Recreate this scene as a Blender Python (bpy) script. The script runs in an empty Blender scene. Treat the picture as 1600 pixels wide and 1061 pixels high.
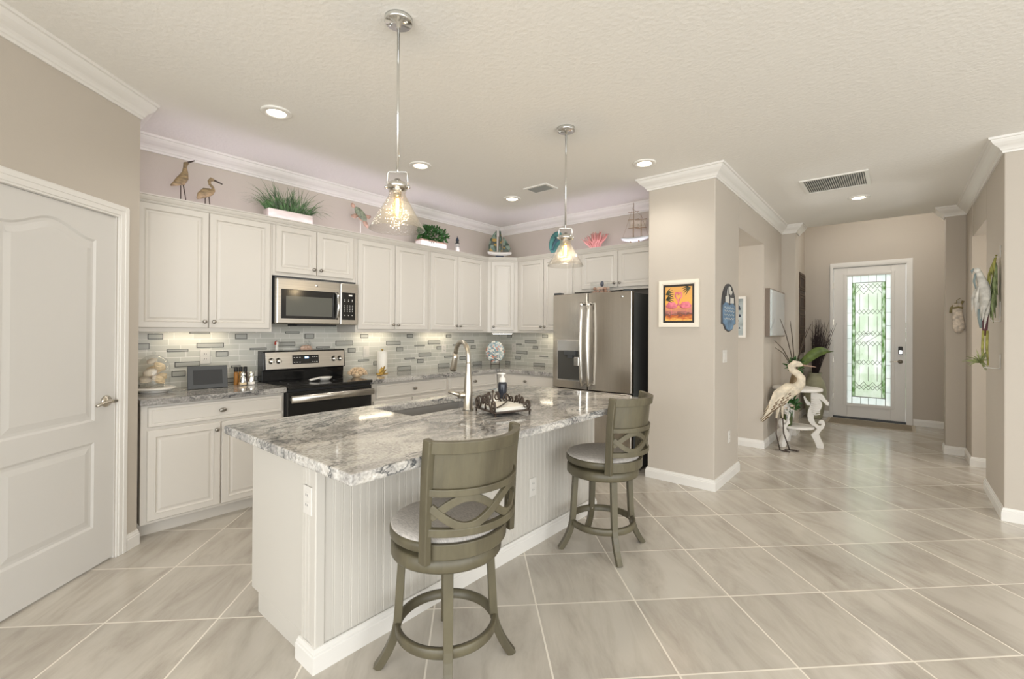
import bpy, bmesh, math, random
from math import sin, cos, pi, radians, atan2, sqrt
from mathutils import Vector, Matrix, Euler

random.seed(11)
SC = bpy.context.scene
COL = SC.collection

# ------------------------------------------------------------------ camera
yaw, pitch, roll = .7038, .0041, .0061
Fw = Vector((-sin(yaw) * cos(pitch), cos(yaw) * cos(pitch), sin(pitch)))
R0 = Vector((cos(yaw), sin(yaw), 0)); U0 = R0.cross(Fw)
Rt = R0 * cos(roll) + U0 * sin(roll); Up = -R0 * sin(roll) + U0 * cos(roll)
cam_d = bpy.data.cameras.new('camera'); cam = bpy.data.objects.new('camera', cam_d); COL.objects.link(cam)
M = Matrix.Identity(4)
for i in range(3):
    M[i][0] = Rt[i]; M[i][1] = Up[i]; M[i][2] = -Fw[i]
M[0][3], M[1][3], M[2][3] = 0, 0, 1.373
cam.matrix_world = M
cam_d.sensor_width = 36; cam_d.lens = 36 * 710.67 / 1600
cam_d.shift_x = .0017; cam_d.shift_y = -.00998
cam_d.clip_start = .05
SC.camera = cam
# ------------------------------------------------------------------ world, view, big lights
W = bpy.data.worlds.new('world'); SC.world = W; W.use_nodes = True
bg = W.node_tree.nodes['Background']
bg.inputs[0].default_value = (.97, .99, 1, 1); bg.inputs[1].default_value = 1.55
SC.view_settings.view_transform = 'Standard'; SC.view_settings.look = 'None'
SC.view_settings.gamma = 1; SC.view_settings.exposure = 0.22
try:
    SC.view_settings.use_curve_mapping = False
except Exception:
    pass
SC.cycles.max_bounces = 10; SC.cycles.diffuse_bounces = 6; SC.cycles.transparent_max_bounces = 16
SC.cycles.use_denoising = True
SC.cycles.sample_clamp_indirect = 6
CAN_POWER, PEND_POWER = 21, 3.2


def lamp(name, kind, loc, power, color, parent=None, **kw):
    d = bpy.data.lights.new(name, kind); d.energy = power; d.color = color
    for k, v in kw.items():
        setattr(d, k, v)
    o = bpy.data.objects.new(name, d); COL.objects.link(o)
    o.location = loc
    return o


# unseen area lights added as daylight, behind and to the right of the camera
o = lamp('daylight_fill_panel', 'AREA', (1.2, -4.3, 1.5), 185, (.95, .98, 1), shape='RECTANGLE', size=5.5, size_y=2.5)
o.rotation_euler = (radians(90), 0, 0)
o = lamp('daylight_fill_panel', 'AREA', (4.8, -.5, 1.5), 135, (.95, .98, 1), shape='RECTANGLE', size=5, size_y=2.5)
o.rotation_euler = (radians(90), 0, radians(90))


for nm, loc, pw in (('passage_fill', (-2.3, 5.5, 2.3), 12), ('passage_fill', (1.6, 6.25, 2.2), 14), ('foyer_fill', (-.1, 7.95, 3.25), 24)):  # unseen point lights added to brighten the side passages and foyer
    lamp(nm, 'POINT', loc, pw, (1, .96, .90), shadow_soft_size=.15)
for x_, y_, rz in ((2.18, 6.25, 90), (-2.88, 5.5, -90)):  # added light panels, no windows there, tilted up to lift the hall ceiling
    o = lamp('passage_fill_panel', 'AREA', (x_, y_, 1.05), 19, (.95, .98, 1), shape='RECTANGLE', size=.8, size_y=1.5)
    o.rotation_euler = (radians(90 + 8), 0, radians(rz))
lamp('downlight', 'SPOT', (2.2, 2.6, 2.78), 30, (1, .945, .86), spot_size=radians(140), spot_blend=.8, shadow_soft_size=.1)  # added spot light out of view, no ceiling fixture built here
lamp('downlight', 'SPOT', (1.2, .2, 2.78), 30, (1, .945, .86), spot_size=radians(140), spot_blend=.8, shadow_soft_size=.1)  # second added spot, also unseen and without a fixture


# ------------------------------------------------------------------ materials
def nd(nt, t, **kw):
    n = nt.nodes.new(t)
    for k, v in kw.items():
        if k in n.inputs:
            n.inputs[k].default_value = v
        else:
            setattr(n, k, v)
    return n


def base_mat(name):
    m = bpy.data.materials.new(name); m.use_nodes = True
    nt = m.node_tree
    return m, nt, nt.nodes['Principled BSDF']


def S(r, g, b):
    f = lambda c: (c / 255 / 12.92) if c <= 10 else ((c / 255 + .055) / 1.055) ** 2.4
    return (f(r), f(g), f(b), 1)


def mat(name, col, rough=.5, metal=0, var=0, vscale=8, bump=0, bscale=60, stretch=None, emit=None, es=1, coat=0, detail=4):
    m, nt, b = base_mat(name)
    b.inputs['Base Color'].default_value = col
    b.inputs['Roughness'].default_value = rough
    b.inputs['Metallic'].default_value = metal
    if coat:
        b.inputs['Coat Weight'].default_value = coat
    if emit:
        b.inputs['Emission Color'].default_value = emit; b.inputs['Emission Strength'].default_value = es
    if var or bump:
        tc = nd(nt, 'ShaderNodeTexCoord'); mp = nd(nt, 'ShaderNodeMapping')
        nt.links.new(tc.outputs['Object'], mp.inputs['Vector'])
        if stretch:
            mp.inputs['Scale'].default_value = stretch
    if var:
        n = nd(nt, 'ShaderNodeTexNoise', Scale=vscale, Detail=detail)
        nt.links.new(mp.outputs[0], n.inputs['Vector'])
        r = nd(nt, 'ShaderNodeValToRGB')
        r.color_ramp.elements[0].position = .3; r.color_ramp.elements[1].position = .7
        r.color_ramp.elements[0].color = [max(0, c * (1 - var)) for c in col[:3]] + [1]
        r.color_ramp.elements[1].color = [min(1, c * (1 + var)) for c in col[:3]] + [1]
        nt.links.new(n.outputs['Fac'], r.inputs['Fac']); nt.links.new(r.outputs['Color'], b.inputs['Base Color'])
    if bump:
        n = nd(nt, 'ShaderNodeTexNoise', Scale=bscale, Detail=3)
        nt.links.new(mp.outputs[0], n.inputs['Vector'])
        bp = nd(nt, 'ShaderNodeBump', Strength=bump, Distance=.01)
        nt.links.new(n.outputs['Fac'], bp.inputs['Height']); nt.links.new(bp.outputs[0], b.inputs['Normal'])
    return m


def glass_mat(name, tint=(.97, .98, .98, 1), clear=.86, rough=.02, bump=0, bscale=90, gloss=1, tint2=None, mscale=20):
    """thin clear glass: mostly see-through with a glossy film that grows towards grazing view"""
    m, nt, b = base_mat(name)
    nt.nodes.remove(b)
    out = nt.nodes['Material Output']
    t = nd(nt, 'ShaderNodeBsdfTransparent', Color=tint)
    g = nd(nt, 'ShaderNodeBsdfGlossy', Roughness=rough)
    d = nd(nt, 'ShaderNodeBsdfTranslucent', Color=tint)
    mx = nd(nt, 'ShaderNodeMixShader')
    lw = nd(nt, 'ShaderNodeLayerWeight', Blend=.5)
    pw_ = nd(nt, 'ShaderNodeMath', operation='POWER'); pw_.inputs[1].default_value = 3.2
    ma = nd(nt, 'ShaderNodeMath', operation='MULTIPLY_ADD'); ma.inputs[1].default_value = .55 * gloss; ma.inputs[2].default_value = .045 * gloss
    nt.links.new(lw.outputs['Facing'], pw_.inputs[0]); nt.links.new(pw_.outputs[0], ma.inputs[0])
    mx2 = nd(nt, 'ShaderNodeMixShader', Fac=1 - clear)
    nt.links.new(t.outputs[0], mx2.inputs[1]); nt.links.new(d.outputs[0], mx2.inputs[2])
    nt.links.new(ma.outputs[0], mx.inputs[0]); nt.links.new(mx2.outputs[0], mx.inputs[1]); nt.links.new(g.outputs[0], mx.inputs[2])
    if bump:
        tc = nd(nt, 'ShaderNodeTexCoord')
        n = nd(nt, 'ShaderNodeTexVoronoi', Scale=bscale)
        nt.links.new(tc.outputs['Object'], n.inputs['Vector'])
        bp = nd(nt, 'ShaderNodeBump', Strength=bump, Distance=.004)
        nt.links.new(n.outputs['Distance'], bp.inputs['Height'])
        nt.links.new(bp.outputs[0], g.inputs['Normal'])
    if tint2:
        tc2 = nd(nt, 'ShaderNodeTexCoord'); mp2 = nd(nt, 'ShaderNodeMapping'); mp2.inputs['Scale'].default_value = (1, 1, .45)
        n2 = nd(nt, 'ShaderNodeTexNoise', Scale=mscale, Detail=4); nt.links.new(tc2.outputs['Object'], mp2.inputs['Vector']); nt.links.new(mp2.outputs[0], n2.inputs['Vector'])
        r2 = nd(nt, 'ShaderNodeValToRGB'); r2.color_ramp.elements[0].position = .38; r2.color_ramp.elements[1].position = .62
        r2.color_ramp.elements[0].color = tint; r2.color_ramp.elements[1].color = tint2
        nt.links.new(n2.outputs['Fac'], r2.inputs['Fac']); nt.links.new(r2.outputs['Color'], t.inputs['Color']); nt.links.new(r2.outputs['Color'], d.inputs['Color'])
    nt.links.new(mx.outputs[0], out.inputs['Surface'])
    return m


def floor_mat():
    m, nt, b = base_mat('floor_tile')
    L = nt.links.new
    tc = nd(nt, 'ShaderNodeTexCoord')
    mp = nd(nt, 'ShaderNodeMapping', vector_type='TEXTURE')
    mp.inputs['Location'].default_value = (-1.018, 2.195, 0)
    mp.inputs['Rotation'].default_value = (0, 0, pi / 4)
    L(tc.outputs['Object'], mp.inputs['Vector'])
    br = nd(nt, 'ShaderNodeTexBrick', offset=0, squash=1)
    br.inputs['Scale'].default_value = 1; br.inputs['Mortar Size'].default_value = .0042
    br.inputs['Mortar Smooth'].default_value = .1; br.inputs['Bias'].default_value = 0
    br.inputs['Brick Width'].default_value = .5074; br.inputs['Row Height'].default_value = .5074
    br.inputs['Color1'].default_value = (0, 0, 0, 1); br.inputs['Color2'].default_value = (1, 1, 1, 1)
    br.inputs['Mortar'].default_value = (.5, .5, .5, 1)
    L(mp.outputs[0], br.inputs['Vector'])
    st = nd(nt, 'ShaderNodeMapping'); st.inputs['Scale'].default_value = (3.8, 1.0, 1)
    L(mp.outputs[0], st.inputs['Vector'])
    mul = nd(nt, 'ShaderNodeMath', operation='MULTIPLY'); mul.inputs[1].default_value = 37.0
    L(br.outputs['Color'], mul.inputs[0])
    n1 = nd(nt, 'ShaderNodeTexNoise', noise_dimensions='4D', Scale=1.5, Detail=9, Roughness=.66, Distortion=.8)
    L(st.outputs[0], n1.inputs['Vector']); L(mul.outputs[0], n1.inputs['W'])
    n2 = nd(nt, 'ShaderNodeTexNoise', noise_dimensions='4D', Scale=1.5, Detail=3)
    L(mp.outputs[0], n2.inputs['Vector']); L(mul.outputs[0], n2.inputs['W'])
    r = nd(nt, 'ShaderNodeValToRGB'); e = r.color_ramp.elements
    e[0].position = .32; e[0].color = (.36, .322, .272, 1)
    e[1].position = .60; e[1].color = (.53, .49, .43, 1)
    x = e.new(.40); x.color = (.43, .39, .335, 1)
    x = e.new(.5); x.color = (.49, .45, .39, 1)
    L(n1.outputs['Fac'], r.inputs['Fac'])
    mx = nd(nt, 'ShaderNodeMix', data_type='RGBA', blend_type='OVERLAY'); mx.inputs['Factor'].default_value = .28
    L(r.outputs['Color'], mx.inputs['A']); L(n2.outputs['Fac'], mx.inputs['B'])
    g = nd(nt, 'ShaderNodeMix', data_type='RGBA')
    g.inputs['B'].default_value = (.78, .73, .64, 1)
    L(br.outputs['Fac'], g.inputs['Factor']); L(mx.outputs['Result'], g.inputs['A'])
    L(g.outputs['Result'], b.inputs['Base Color'])
    b.inputs['Roughness'].default_value = .17
    b.inputs['Specular IOR Level'].default_value = .5
    bp = nd(nt, 'ShaderNodeBump', Strength=.25, Distance=.004, invert=True)
    L(br.outputs['Fac'], bp.inputs['Height']); L(bp.outputs[0], b.inputs['Normal'])
    return m


def granite_mat(name, dark=0.0, sc=1.0, rot=28):
    m, nt, b = base_mat(name); L = nt.links.new
    tc = nd(nt, 'ShaderNodeTexCoord')
    mp = nd(nt, 'ShaderNodeMapping'); mp.inputs['Rotation'].default_value = (0, 0, radians(rot)); mp.inputs['Scale'].default_value = (2.1 * sc, .95 * sc, 1.6 * sc)
    L(tc.outputs['Object'], mp.inputs['Vector'])
    w = nd(nt, 'ShaderNodeTexNoise', Scale=1.25, Detail=3, Roughness=.5); L(mp.outputs[0], w.inputs['Vector'])
    s_ = nd(nt, 'ShaderNodeVectorMath', operation='SCALE'); s_.inputs['Scale'].default_value = 2.4; L(w.outputs['Color'], s_.inputs[0])
    ad = nd(nt, 'ShaderNodeVectorMath', operation='ADD'); L(mp.outputs[0], ad.inputs[0]); L(s_.outputs[0], ad.inputs[1])
    # soft clouds
    cl = nd(nt, 'ShaderNodeTexNoise', Scale=1.45, Detail=9, Roughness=.66, Distortion=1.0); L(ad.outputs[0], cl.inputs['Vector'])
    r = nd(nt, 'ShaderNodeValToRGB'); e = r.color_ramp.elements
    e[0].position = .32; e[0].color = (.15, .147, .14, 1)
    e[1].position = .66; e[1].color = (.64, .615, .57, 1)
    for p_, c in ((.405, (.33, .315, .295, 1)), (.475, (.44, .42, .39, 1)), (.55, (.56, .535, .49, 1))):
        x = e.new(p_); x.color = c
    L(cl.outputs['Fac'], r.inputs['Fac'])

    def veins(scale, lo, hi, mlo, mhi, mscale, seedw):
        v = nd(nt, 'ShaderNodeTexNoise', noise_dimensions='4D', Scale=scale, Detail=7, Roughness=.58, Distortion=.9); v.inputs['W'].default_value = seedw; L(ad.outputs[0], v.inputs['Vector'])
        vr = nd(nt, 'ShaderNodeValToRGB'); e = vr.color_ramp.elements
        e[0].position = lo; e[0].color = (0, 0, 0, 1); e[1].position = hi; e[1].color = (0, 0, 0, 1)
        x = e.new((lo + hi) / 2); x.color = (1, 1, 1, 1)
        L(v.outputs['Fac'], vr.inputs['Fac'])
        pt = nd(nt, 'ShaderNodeTexNoise', noise_dimensions='4D', Scale=mscale, Detail=2); pt.inputs['W'].default_value = seedw + 3; L(mp.outputs[0], pt.inputs['Vector'])
        pr = nd(nt, 'ShaderNodeValToRGB'); pr.color_ramp.elements[0].position = mlo; pr.color_ramp.elements[1].position = mhi; L(pt.outputs['Fac'], pr.inputs['Fac'])
        mu = nd(nt, 'ShaderNodeMath', operation='MULTIPLY'); L(vr.outputs['Color'], mu.inputs[0]); L(pr.outputs['Color'], mu.inputs[1])
        return mu
    last = r.outputs['Color']
    for args, col in (((1.5, .45, .55, .34, .56, 1.1, 1.0), (.27, .265, .255, 1)), ((2.0, .474, .526, .38, .56, 1.3, 7.0), (.055, .06, .065, 1)), ((1.1, .49, .512, .40, .55, .8, 13.0), (.09, .10, .105, 1))):
        mu = veins(*args)
        mx = nd(nt, 'ShaderNodeMix', data_type='RGBA'); mx.inputs['B'].default_value = col
        L(mu.outputs[0], mx.inputs['Factor']); L(last, mx.inputs['A']); last = mx.outputs['Result']
    sp = nd(nt, 'ShaderNodeTexNoise', Scale=95, Detail=3); L(tc.outputs['Object'], sp.inputs['Vector'])
    ov = nd(nt, 'ShaderNodeMix', data_type='RGBA', blend_type='OVERLAY'); ov.inputs['Factor'].default_value = .8
    L(last, ov.inputs['A']); L(sp.outputs['Fac'], ov.inputs['B']); last = ov.outputs['Result']
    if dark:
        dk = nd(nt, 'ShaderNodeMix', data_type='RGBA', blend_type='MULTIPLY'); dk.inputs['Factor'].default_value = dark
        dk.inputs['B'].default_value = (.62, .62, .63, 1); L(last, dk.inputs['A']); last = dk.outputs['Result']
    L(last, b.inputs['Base Color'])
    b.inputs['Roughness'].default_value = .07; b.inputs['Specular IOR Level'].default_value = .55
    return m


def mosaic_mat(axis):
    """pale glass strip tile; axis 0: runs along y, axis 1: runs along x"""
    m, nt, b = base_mat('mosaic_tile'); L = nt.links.new
    tc = nd(nt, 'ShaderNodeTexCoord'); sp = nd(nt, 'ShaderNodeSeparateXYZ'); L(tc.outputs['Object'], sp.inputs[0])
    cb = nd(nt, 'ShaderNodeCombineXYZ'); L(sp.outputs['Y' if axis == 0 else 'X'], cb.inputs['X']); L(sp.outputs['Z'], cb.inputs['Y'])
    br = nd(nt, 'ShaderNodeTexBrick', offset=.37, offset_frequency=2, squash=.6, squash_frequency=3)
    br.inputs['Scale'].default_value = 1; br.inputs['Mortar Size'].default_value = .002
    br.inputs['Brick Width'].default_value = .21; br.inputs['Row Height'].default_value = .048
    br.inputs['Color1'].default_value = (.53, .53, .47, 1); br.inputs['Color2'].default_value = (.63, .62, .56, 1)
    br.inputs['Mortar'].default_value = (.80, .78, .73, 1)
    L(cb.outputs[0], br.inputs['Vector']); L(br.outputs['Color'], b.inputs['Base Color'])
    b.inputs['Roughness'].default_value = .16
    bp = nd(nt, 'ShaderNodeBump', Strength=.2, Distance=.002, invert=True)
    L(br.outputs['Fac'], bp.inputs['Height']); L(bp.outputs[0], b.inputs['Normal'])
    return m


def wood_mat(name, c1, c2, rough=.45, scale=6, stretch=(1, 1, .15)):
    m, nt, b = base_mat(name); L = nt.links.new
    tc = nd(nt, 'ShaderNodeTexCoord'); mp = nd(nt, 'ShaderNodeMapping'); mp.inputs['Scale'].default_value = stretch
    L(tc.outputs['Object'], mp.inputs['Vector'])
    n = nd(nt, 'ShaderNodeTexNoise', Scale=scale, Detail=6, Roughness=.65, Distortion=.4); L(mp.outputs[0], n.inputs['Vector'])
    r = nd(nt, 'ShaderNodeValToRGB'); r.color_ramp.elements[0].position = .32; r.color_ramp.elements[1].position = .68
    r.color_ramp.elements[0].color = c1; r.color_ramp.elements[1].color = c2
    L(n.outputs['Fac'], r.inputs['Fac']); L(r.outputs['Color'], b.inputs['Base Color'])
    b.inputs['Roughness'].default_value = rough
    return m


WALLC = (.50, .45, .385, 1)
M_ = dict(
    wall=mat('greige_wall_paint', WALLC, .75, bump=.06, bscale=140),
    ceil=mat('knockdown_ceiling_paint', (.82, .80, .755, 1), .85, bump=.3, bscale=38),
    trim=mat('white_trim_paint', (.74, .715, .67, 1), .35),
    cab=mat('white_cabinet_paint', (.63, .595, .54, 1), .38),
    isl=mat('island_white_paint', (.57, .54, .485, 1), .42),
    door=mat('white_door_paint', (.63, .61, .575, 1), .38),
    floor=floor_mat(),
    granite=granite_mat('island_granite'),
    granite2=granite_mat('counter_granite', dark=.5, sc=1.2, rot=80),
    tile_y=mosaic_mat(0), tile_x=mosaic_mat(1),
    tile_edge=mat('metal_tile_edge', (.055, .055, .05, 1), .3, .6),
    tile_blue=mat('grey_glass_tile', (.40, .40, .365, 1), .12),
    steel=mat('brushed_stainless', (.56, .53, .48, 1), .28, 1, var=.10, vscale=3, stretch=(.3, .3, 60)),
    steel_f=mat('brushed_stainless_fridge', (.47, .435, .385, 1), .22, 1, var=.06, vscale=3, stretch=(60, 60, .3)),
    steel_h=mat('polished_steel', (.66, .64, .60, 1), .18, 1),
    nickel=mat('brushed_nickel', (.52, .48, .41, 1), .28, 1),
    chrome=mat('polished_chrome', (.72, .72, .70, 1), .12, 1),
    knob=mat('pewter_knob', (.33, .31, .275, 1), .3, 1),
    black=mat('black_enamel', (.010, .010, .010, 1), .12),
    blackm=mat('matte_black', (.018, .018, .018, 1), .5),
    grey=mat('dark_grey_plastic', (.055, .058, .060, 1), .4),
    dgrey=mat('charcoal_side_panel', (.06, .062, .06, 1), .35),
    sinkg=mat('sink_steel', (.30, .29, .275, 1), .38, .3),
    stoolw=wood_mat('weathered_grey_wood', (.068, .057, .034, 1), (.128, .111, .066, 1), .42, 7, (1, 1, .25)),
    fabric=mat('grey_tweed_fabric', (.50, .465, .425, 1), .9, var=.25, vscale=60, bump=.3, bscale=300, stretch=(1, 6, 1)),
    bulb=mat('glowing_filament', (1, .8, .5, 1), .5, emit=(1, .66, .27, 1), es=20),
    amber=glass_mat('amber_bulb_glass', (1, .88, .66, 1), .99, gloss=.6),
    canlens=mat('lit_downlight_lens', (1, 1, 1, 1), .5, emit=(1, .86, .66, 1), es=9),
    strip=mat('lit_undercabinet_lens', (1, 1, 1, 1), .5, emit=(1, .87, .66, 1), es=12),
    led=mat('lit_cove_strip', (.9, .9, 1, 1), .5, emit=(.87, .79, 1.0, 1), es=12.5),
    seeded=glass_mat('seeded_glass', (.945, .94, .925, 1), .98, .07, bump=.9, bscale=85, gloss=1.5),
    clear=glass_mat('clear_glass', (.98, .985, .985, 1), .97, .02, gloss=.8),
    doorglass=glass_mat('textured_door_glass', (.78, .85, .74, 1), .42, .12, bump=.8, bscale=45, tint2=(.93, .95, .92, 1), mscale=6),
    doorglass2=glass_mat('frosted_border_glass', (.88, .92, .91, 1), .25, .2, bump=.6, bscale=80, tint2=(.97, .98, .97, 1), mscale=9),
    plantglass=glass_mat('plant_reflection_tint', (.27, .42, .18, 1), .45, .12, bump=.9, bscale=120, tint2=(.78, .84, .76, 1), mscale=26),  # green reflection of the plants outside put into the glass tint
    came=mat('lead_came', (.36, .36, .335, 1), .35, .8),
    platew=mat('cream_plate_plastic', (.68, .65, .60, 1), .35), ventg=mat('grey_vent_metal', (.36, .37, .35, 1), .5), white=mat('white_plastic', (.80, .78, .73, 1), .35),
    porc=mat('white_porcelain', (.80, .77, .71, 1), .2),
    paper=mat('white_paper', (.82, .79, .72, 1), .85, bump=.15, bscale=80),
    iron=mat('bronze_wrought_iron', (.075, .055, .042, 1), .45, .5),
    leaf=mat('deep_green_leaf', (.035, .115, .025, 1), .5, var=.55, vscale=25),
    leaf2=mat('grass_green_blade', (.05, .12, .03, 1), .5, var=.75, vscale=18),
    shrub=mat('fresh_green_shrub_leaf', (.24, .42, .14, 1), .6, var=.5, vscale=6),  # fresh green leaf colour, tone varied at random
    lawn=mat('lawn_grass', (.34, .46, .22, 1), .9, var=.3, vscale=3),
    conc=mat('porch_concrete', (.55, .53, .50, 1), .8, var=.1),
)



# ------------------------------------------------------------------ mesh helpers
class MB:
    def __init__(s):
        s.v = []; s.f = []; s.m = []; s.s = []

    def add(s, vs, fs, mi=0, sm=False, T=None):
        b = len(s.v)
        for p in vs:
            s.v.append(tuple(T(p)) if T else tuple(p))
        for f in fs:
            s.f.append([b + i for i in f]); s.m.append(mi); s.s.append(sm)
        return s

    def box(s, x0, x1, y0, y1, z0, z1, mi=0, T=None):
        vs = [(x, y, z) for z in (z0, z1) for y in (y0, y1) for x in (x0, x1)]
        fs = [(0, 2, 3, 1), (4, 5, 7, 6), (0, 1, 5, 4), (2, 6, 7, 3), (0, 4, 6, 2), (1, 3, 7, 5)]
        return s.add(vs, fs, mi, False, T)

    def prism(s, poly, h0, h1, mi=0, T=None, sm=False):
        n = len(poly)
        vs = [(a, b, h0) for a, b in poly] + [(a, b, h1) for a, b in poly]
        b = len(s.v)
        s.add(vs, [list(range(n))[::-1], [n + i for i in range(n)]], mi, False, T)
        for i in range(n):
            j = (i + 1) % n
            s.f.append([b + i, b + j, b + n + j, b + n + i]); s.m.append(mi); s.s.append(sm)
        return s

    def lathe(s, prof, c=(0, 0, 0), seg=24, mi=0, sm=True, T=None, sx=1, sy=1):
        """prof: list of (r, z) bottom to top or any order; r==0 makes a pole"""
        vs = []; rows = []
        for r, z in prof:
            if r < 1e-6:
                rows.append([len(vs)]); vs.append((c[0], c[1], c[2] + z))
            else:
                row = []
                for k in range(seg):
                    a = 2 * pi * k / seg
                    row.append(len(vs)); vs.append((c[0] + sx * r * cos(a), c[1] + sy * r * sin(a), c[2] + z))
                rows.append(row)
        fs = []
        for a, b in zip(rows, rows[1:]):
            for k in range(seg):
                l = (k + 1) % seg
                if len(a) == 1 and len(b) == 1:
                    continue
                if len(a) == 1:
                    fs.append((a[0], b[l], b[k]))
                elif len(b) == 1:
                    fs.append((a[k], a[l], b[0]))
                else:
                    fs.append((a[k], a[l], b[l], b[k]))
        return s.add(vs, fs, mi, sm, T)

    def cyl(s, r, z0, z1, c=(0, 0), seg=24, mi=0, T=None, r2=None, sm=True):
        r2 = r if r2 is None else r2
        return s.lathe([(0, z0), (r, z0), (r, z0), (r2, z1), (r2, z1), (0, z1)], (c[0], c[1], 0), seg, mi, sm, T)

    def tube(s, path, rad, seg=8, mi=0, sm=True, T=None, flat=1.0, up=None, closed=False, square=False):
        """rad: number or per-point list (or (a,b) pairs); frame carried along the path"""
        P = [Vector(p) for p in path]; n = len(P)
        if not isinstance(rad, (list, tuple)) or (len(rad) == 2 and n != 2):
            rad = [rad] * n
        ts = []
        for i in range(n):
            if closed:
                t = P[(i + 1) % n] - P[i - 1]
            else:
                t = P[min(i + 1, n - 1)] - P[max(i - 1, 0)]
            ts.append(t.normalized() if t.length > 1e-9 else Vector((0, 0, 1)))
        u = Vector(up) if up else (Vector((0, 0, 1)) if abs(ts[0].z) < .9 else Vector((1, 0, 0)))
        vs = []
        for i in range(n):
            t = ts[i]
            if up:
                u = Vector(up)
            a = u - t * u.dot(t)
            if a.length < 1e-6:
                a = t.orthogonal()
            a.normalize(); b = t.cross(a); u = a
            r = rad[i]; ra, rb = r if isinstance(r, (list, tuple)) else (r, r * flat)
            if square:
                for ca, cb in ((1, 1), (-1, 1), (-1, -1), (1, -1)):
                    vs.append(P[i] + a * ra * ca + b * rb * cb)
            else:
                for k in range(seg):
                    an = 2 * pi * k / seg
                    vs.append(P[i] + a * ra * cos(an) + b * rb * sin(an))
        if square:
            seg = 4; sm = False
        fs = []
        for i in range(n if closed else n - 1):
            j = (i + 1) % n
            for k in range(seg):
                l = (k + 1) % seg
                fs.append((i * seg + k, i * seg + l, j * seg + l, j * seg + k))
        if not closed:
            fs.append(tuple(range(seg))[::-1]); fs.append(tuple((n - 1) * seg + k for k in range(seg)))
        return s.add(vs, fs, mi, sm, T)

    def ell(s, c, r, rot=None, seg=14, rings=9, mi=0, T=None):
        R_ = rot.to_matrix() if rot else Matrix.Identity(3)
        vs = []; fs = []
        c = Vector(c)
        vs.append(c + R_ @ Vector((0, 0, -r[2])))
        for i in range(1, rings):
            ph = -pi / 2 + pi * i / rings
            for k in range(seg):
                a = 2 * pi * k / seg
                vs.append(c + R_ @ Vector((r[0] * cos(ph) * cos(a), r[1] * cos(ph) * sin(a), r[2] * sin(ph))))
        vs.append(c + R_ @ Vector((0, 0, r[2])))
        last = len(vs) - 1
        for k in range(seg):
            l = (k + 1) % seg
            fs.append((0, 1 + l, 1 + k))
            for i in range(rings - 2):
                a = 1 + i * seg; b = a + seg
                fs.append((a + k, a + l, b + l, b + k))
            a = 1 + (rings - 2) * seg
            fs.append((a + k, a + l, last))
        return s.add(vs, fs, mi, True, T)

    def sweep(s, prof, path, side=1, mi=0, ends=True):
        """prof: closed list of (d, z); path: xy points; side=+1 offsets to the left of travel"""
        P = [Vector((p[0], p[1])) for p in path]; n = len(P); k = len(prof); vs = []
        for i in range(n):
            d0 = (P[i] - P[i - 1]).normalized() if i else None
            d1 = (P[i + 1] - P[i]).normalized() if i < n - 1 else None
            nn = lambda d: Vector((-d.y, d.x)) * side
            if d0 is None:
                m = nn(d1)
            elif d1 is None:
                m = nn(d0)
            else:
                a, b = nn(d0), nn(d1); m = (a + b); m = m / max(.2, (1 + a.dot(b)))
            for d, z in prof:
                vs.append((P[i].x + m.x * d, P[i].y + m.y * d, z))
        fs = []
        for i in range(n - 1):
            for j in range(k):
                l = (j + 1) % k
                fs.append((i * k + j, i * k + l, (i + 1) * k + l, (i + 1) * k + j))
        if ends:
            fs.append(tuple(range(k))); fs.append(tuple((n - 1) * k + j for j in range(k)))
        return s.add(vs, fs, mi)

    def rings(s, ring_list, mi=0, T=None, cap=True, back=None):
        """nested rectangles (u0,u1,z0,z1,n): stepped door or panel face"""
        vs = []
        for u0, u1, z0, z1, n_ in ring_list:
            vs += [(u0, n_, z0), (u1, n_, z0), (u1, n_, z1), (u0, n_, z1)]
        fs = []
        for i in range(len(ring_list) - 1):
            for k in range(4):
                l = (k + 1) % 4
                fs.append((4 * i + k, 4 * i + l, 4 * i + 4 + l, 4 * i + 4 + k))
        if cap:
            q = 4 * (len(ring_list) - 1); fs.append((q, q + 1, q + 2, q + 3))
        fs.append((3, 2, 1, 0))
        return s.add(vs, fs, mi, False, T)

    def build(s, name, ms, parent=None, bevel=0, bseg=2, rot=None, auto=None, subsurf=0, solid=0):
        me = bpy.data.meshes.new(name)
        off = Vector((0, 0, 0))
        if parent is not None:
            off = wloc(parent)
        elif s.v:
            xs, ys, zs = zip(*s.v)
            off = Vector(((min(xs) + max(xs)) / 2, (min(ys) + max(ys)) / 2, min(zs)))
        if name in KEEP_WORLD or name.startswith('wall') or parent is not None and parent.get('worldtex'):
            pass
        if name in KEEP_WORLD:
            off = Vector((0, 0, 0))
        me.from_pydata([tuple(Vector(p) - off) for p in s.v], [], s.f)
        ms = ms if isinstance(ms, (list, tuple)) else [ms]
        for m in ms:
            me.materials.append(M_[m] if isinstance(m, str) else m)
        me.polygons.foreach_set('material_index', s.m); me.polygons.foreach_set('use_smooth', s.s)
        bm = bmesh.new(); bm.from_mesh(me)
        bmesh.ops.recalc_face_normals(bm, faces=bm.faces)
        bm.to_mesh(me); bm.free(); me.update()
        o = bpy.data.objects.new(name, me); COL.objects.link(o)
        if parent is not None:
            o.parent = parent
        else:
            o.location = off
        if solid:
            md = o.modifiers.new('thickness', 'SOLIDIFY'); md.thickness = solid; md.offset = 0
        if bevel:
            md = o.modifiers.new('bevel', 'BEVEL'); md.width = bevel; md.segments = bseg; md.limit_method = 'ANGLE'; md.angle_limit = radians(40)
        if subsurf:
            md = o.modifiers.new('subsurf', 'SUBSURF'); md.levels = subsurf; md.render_levels = subsurf
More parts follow.
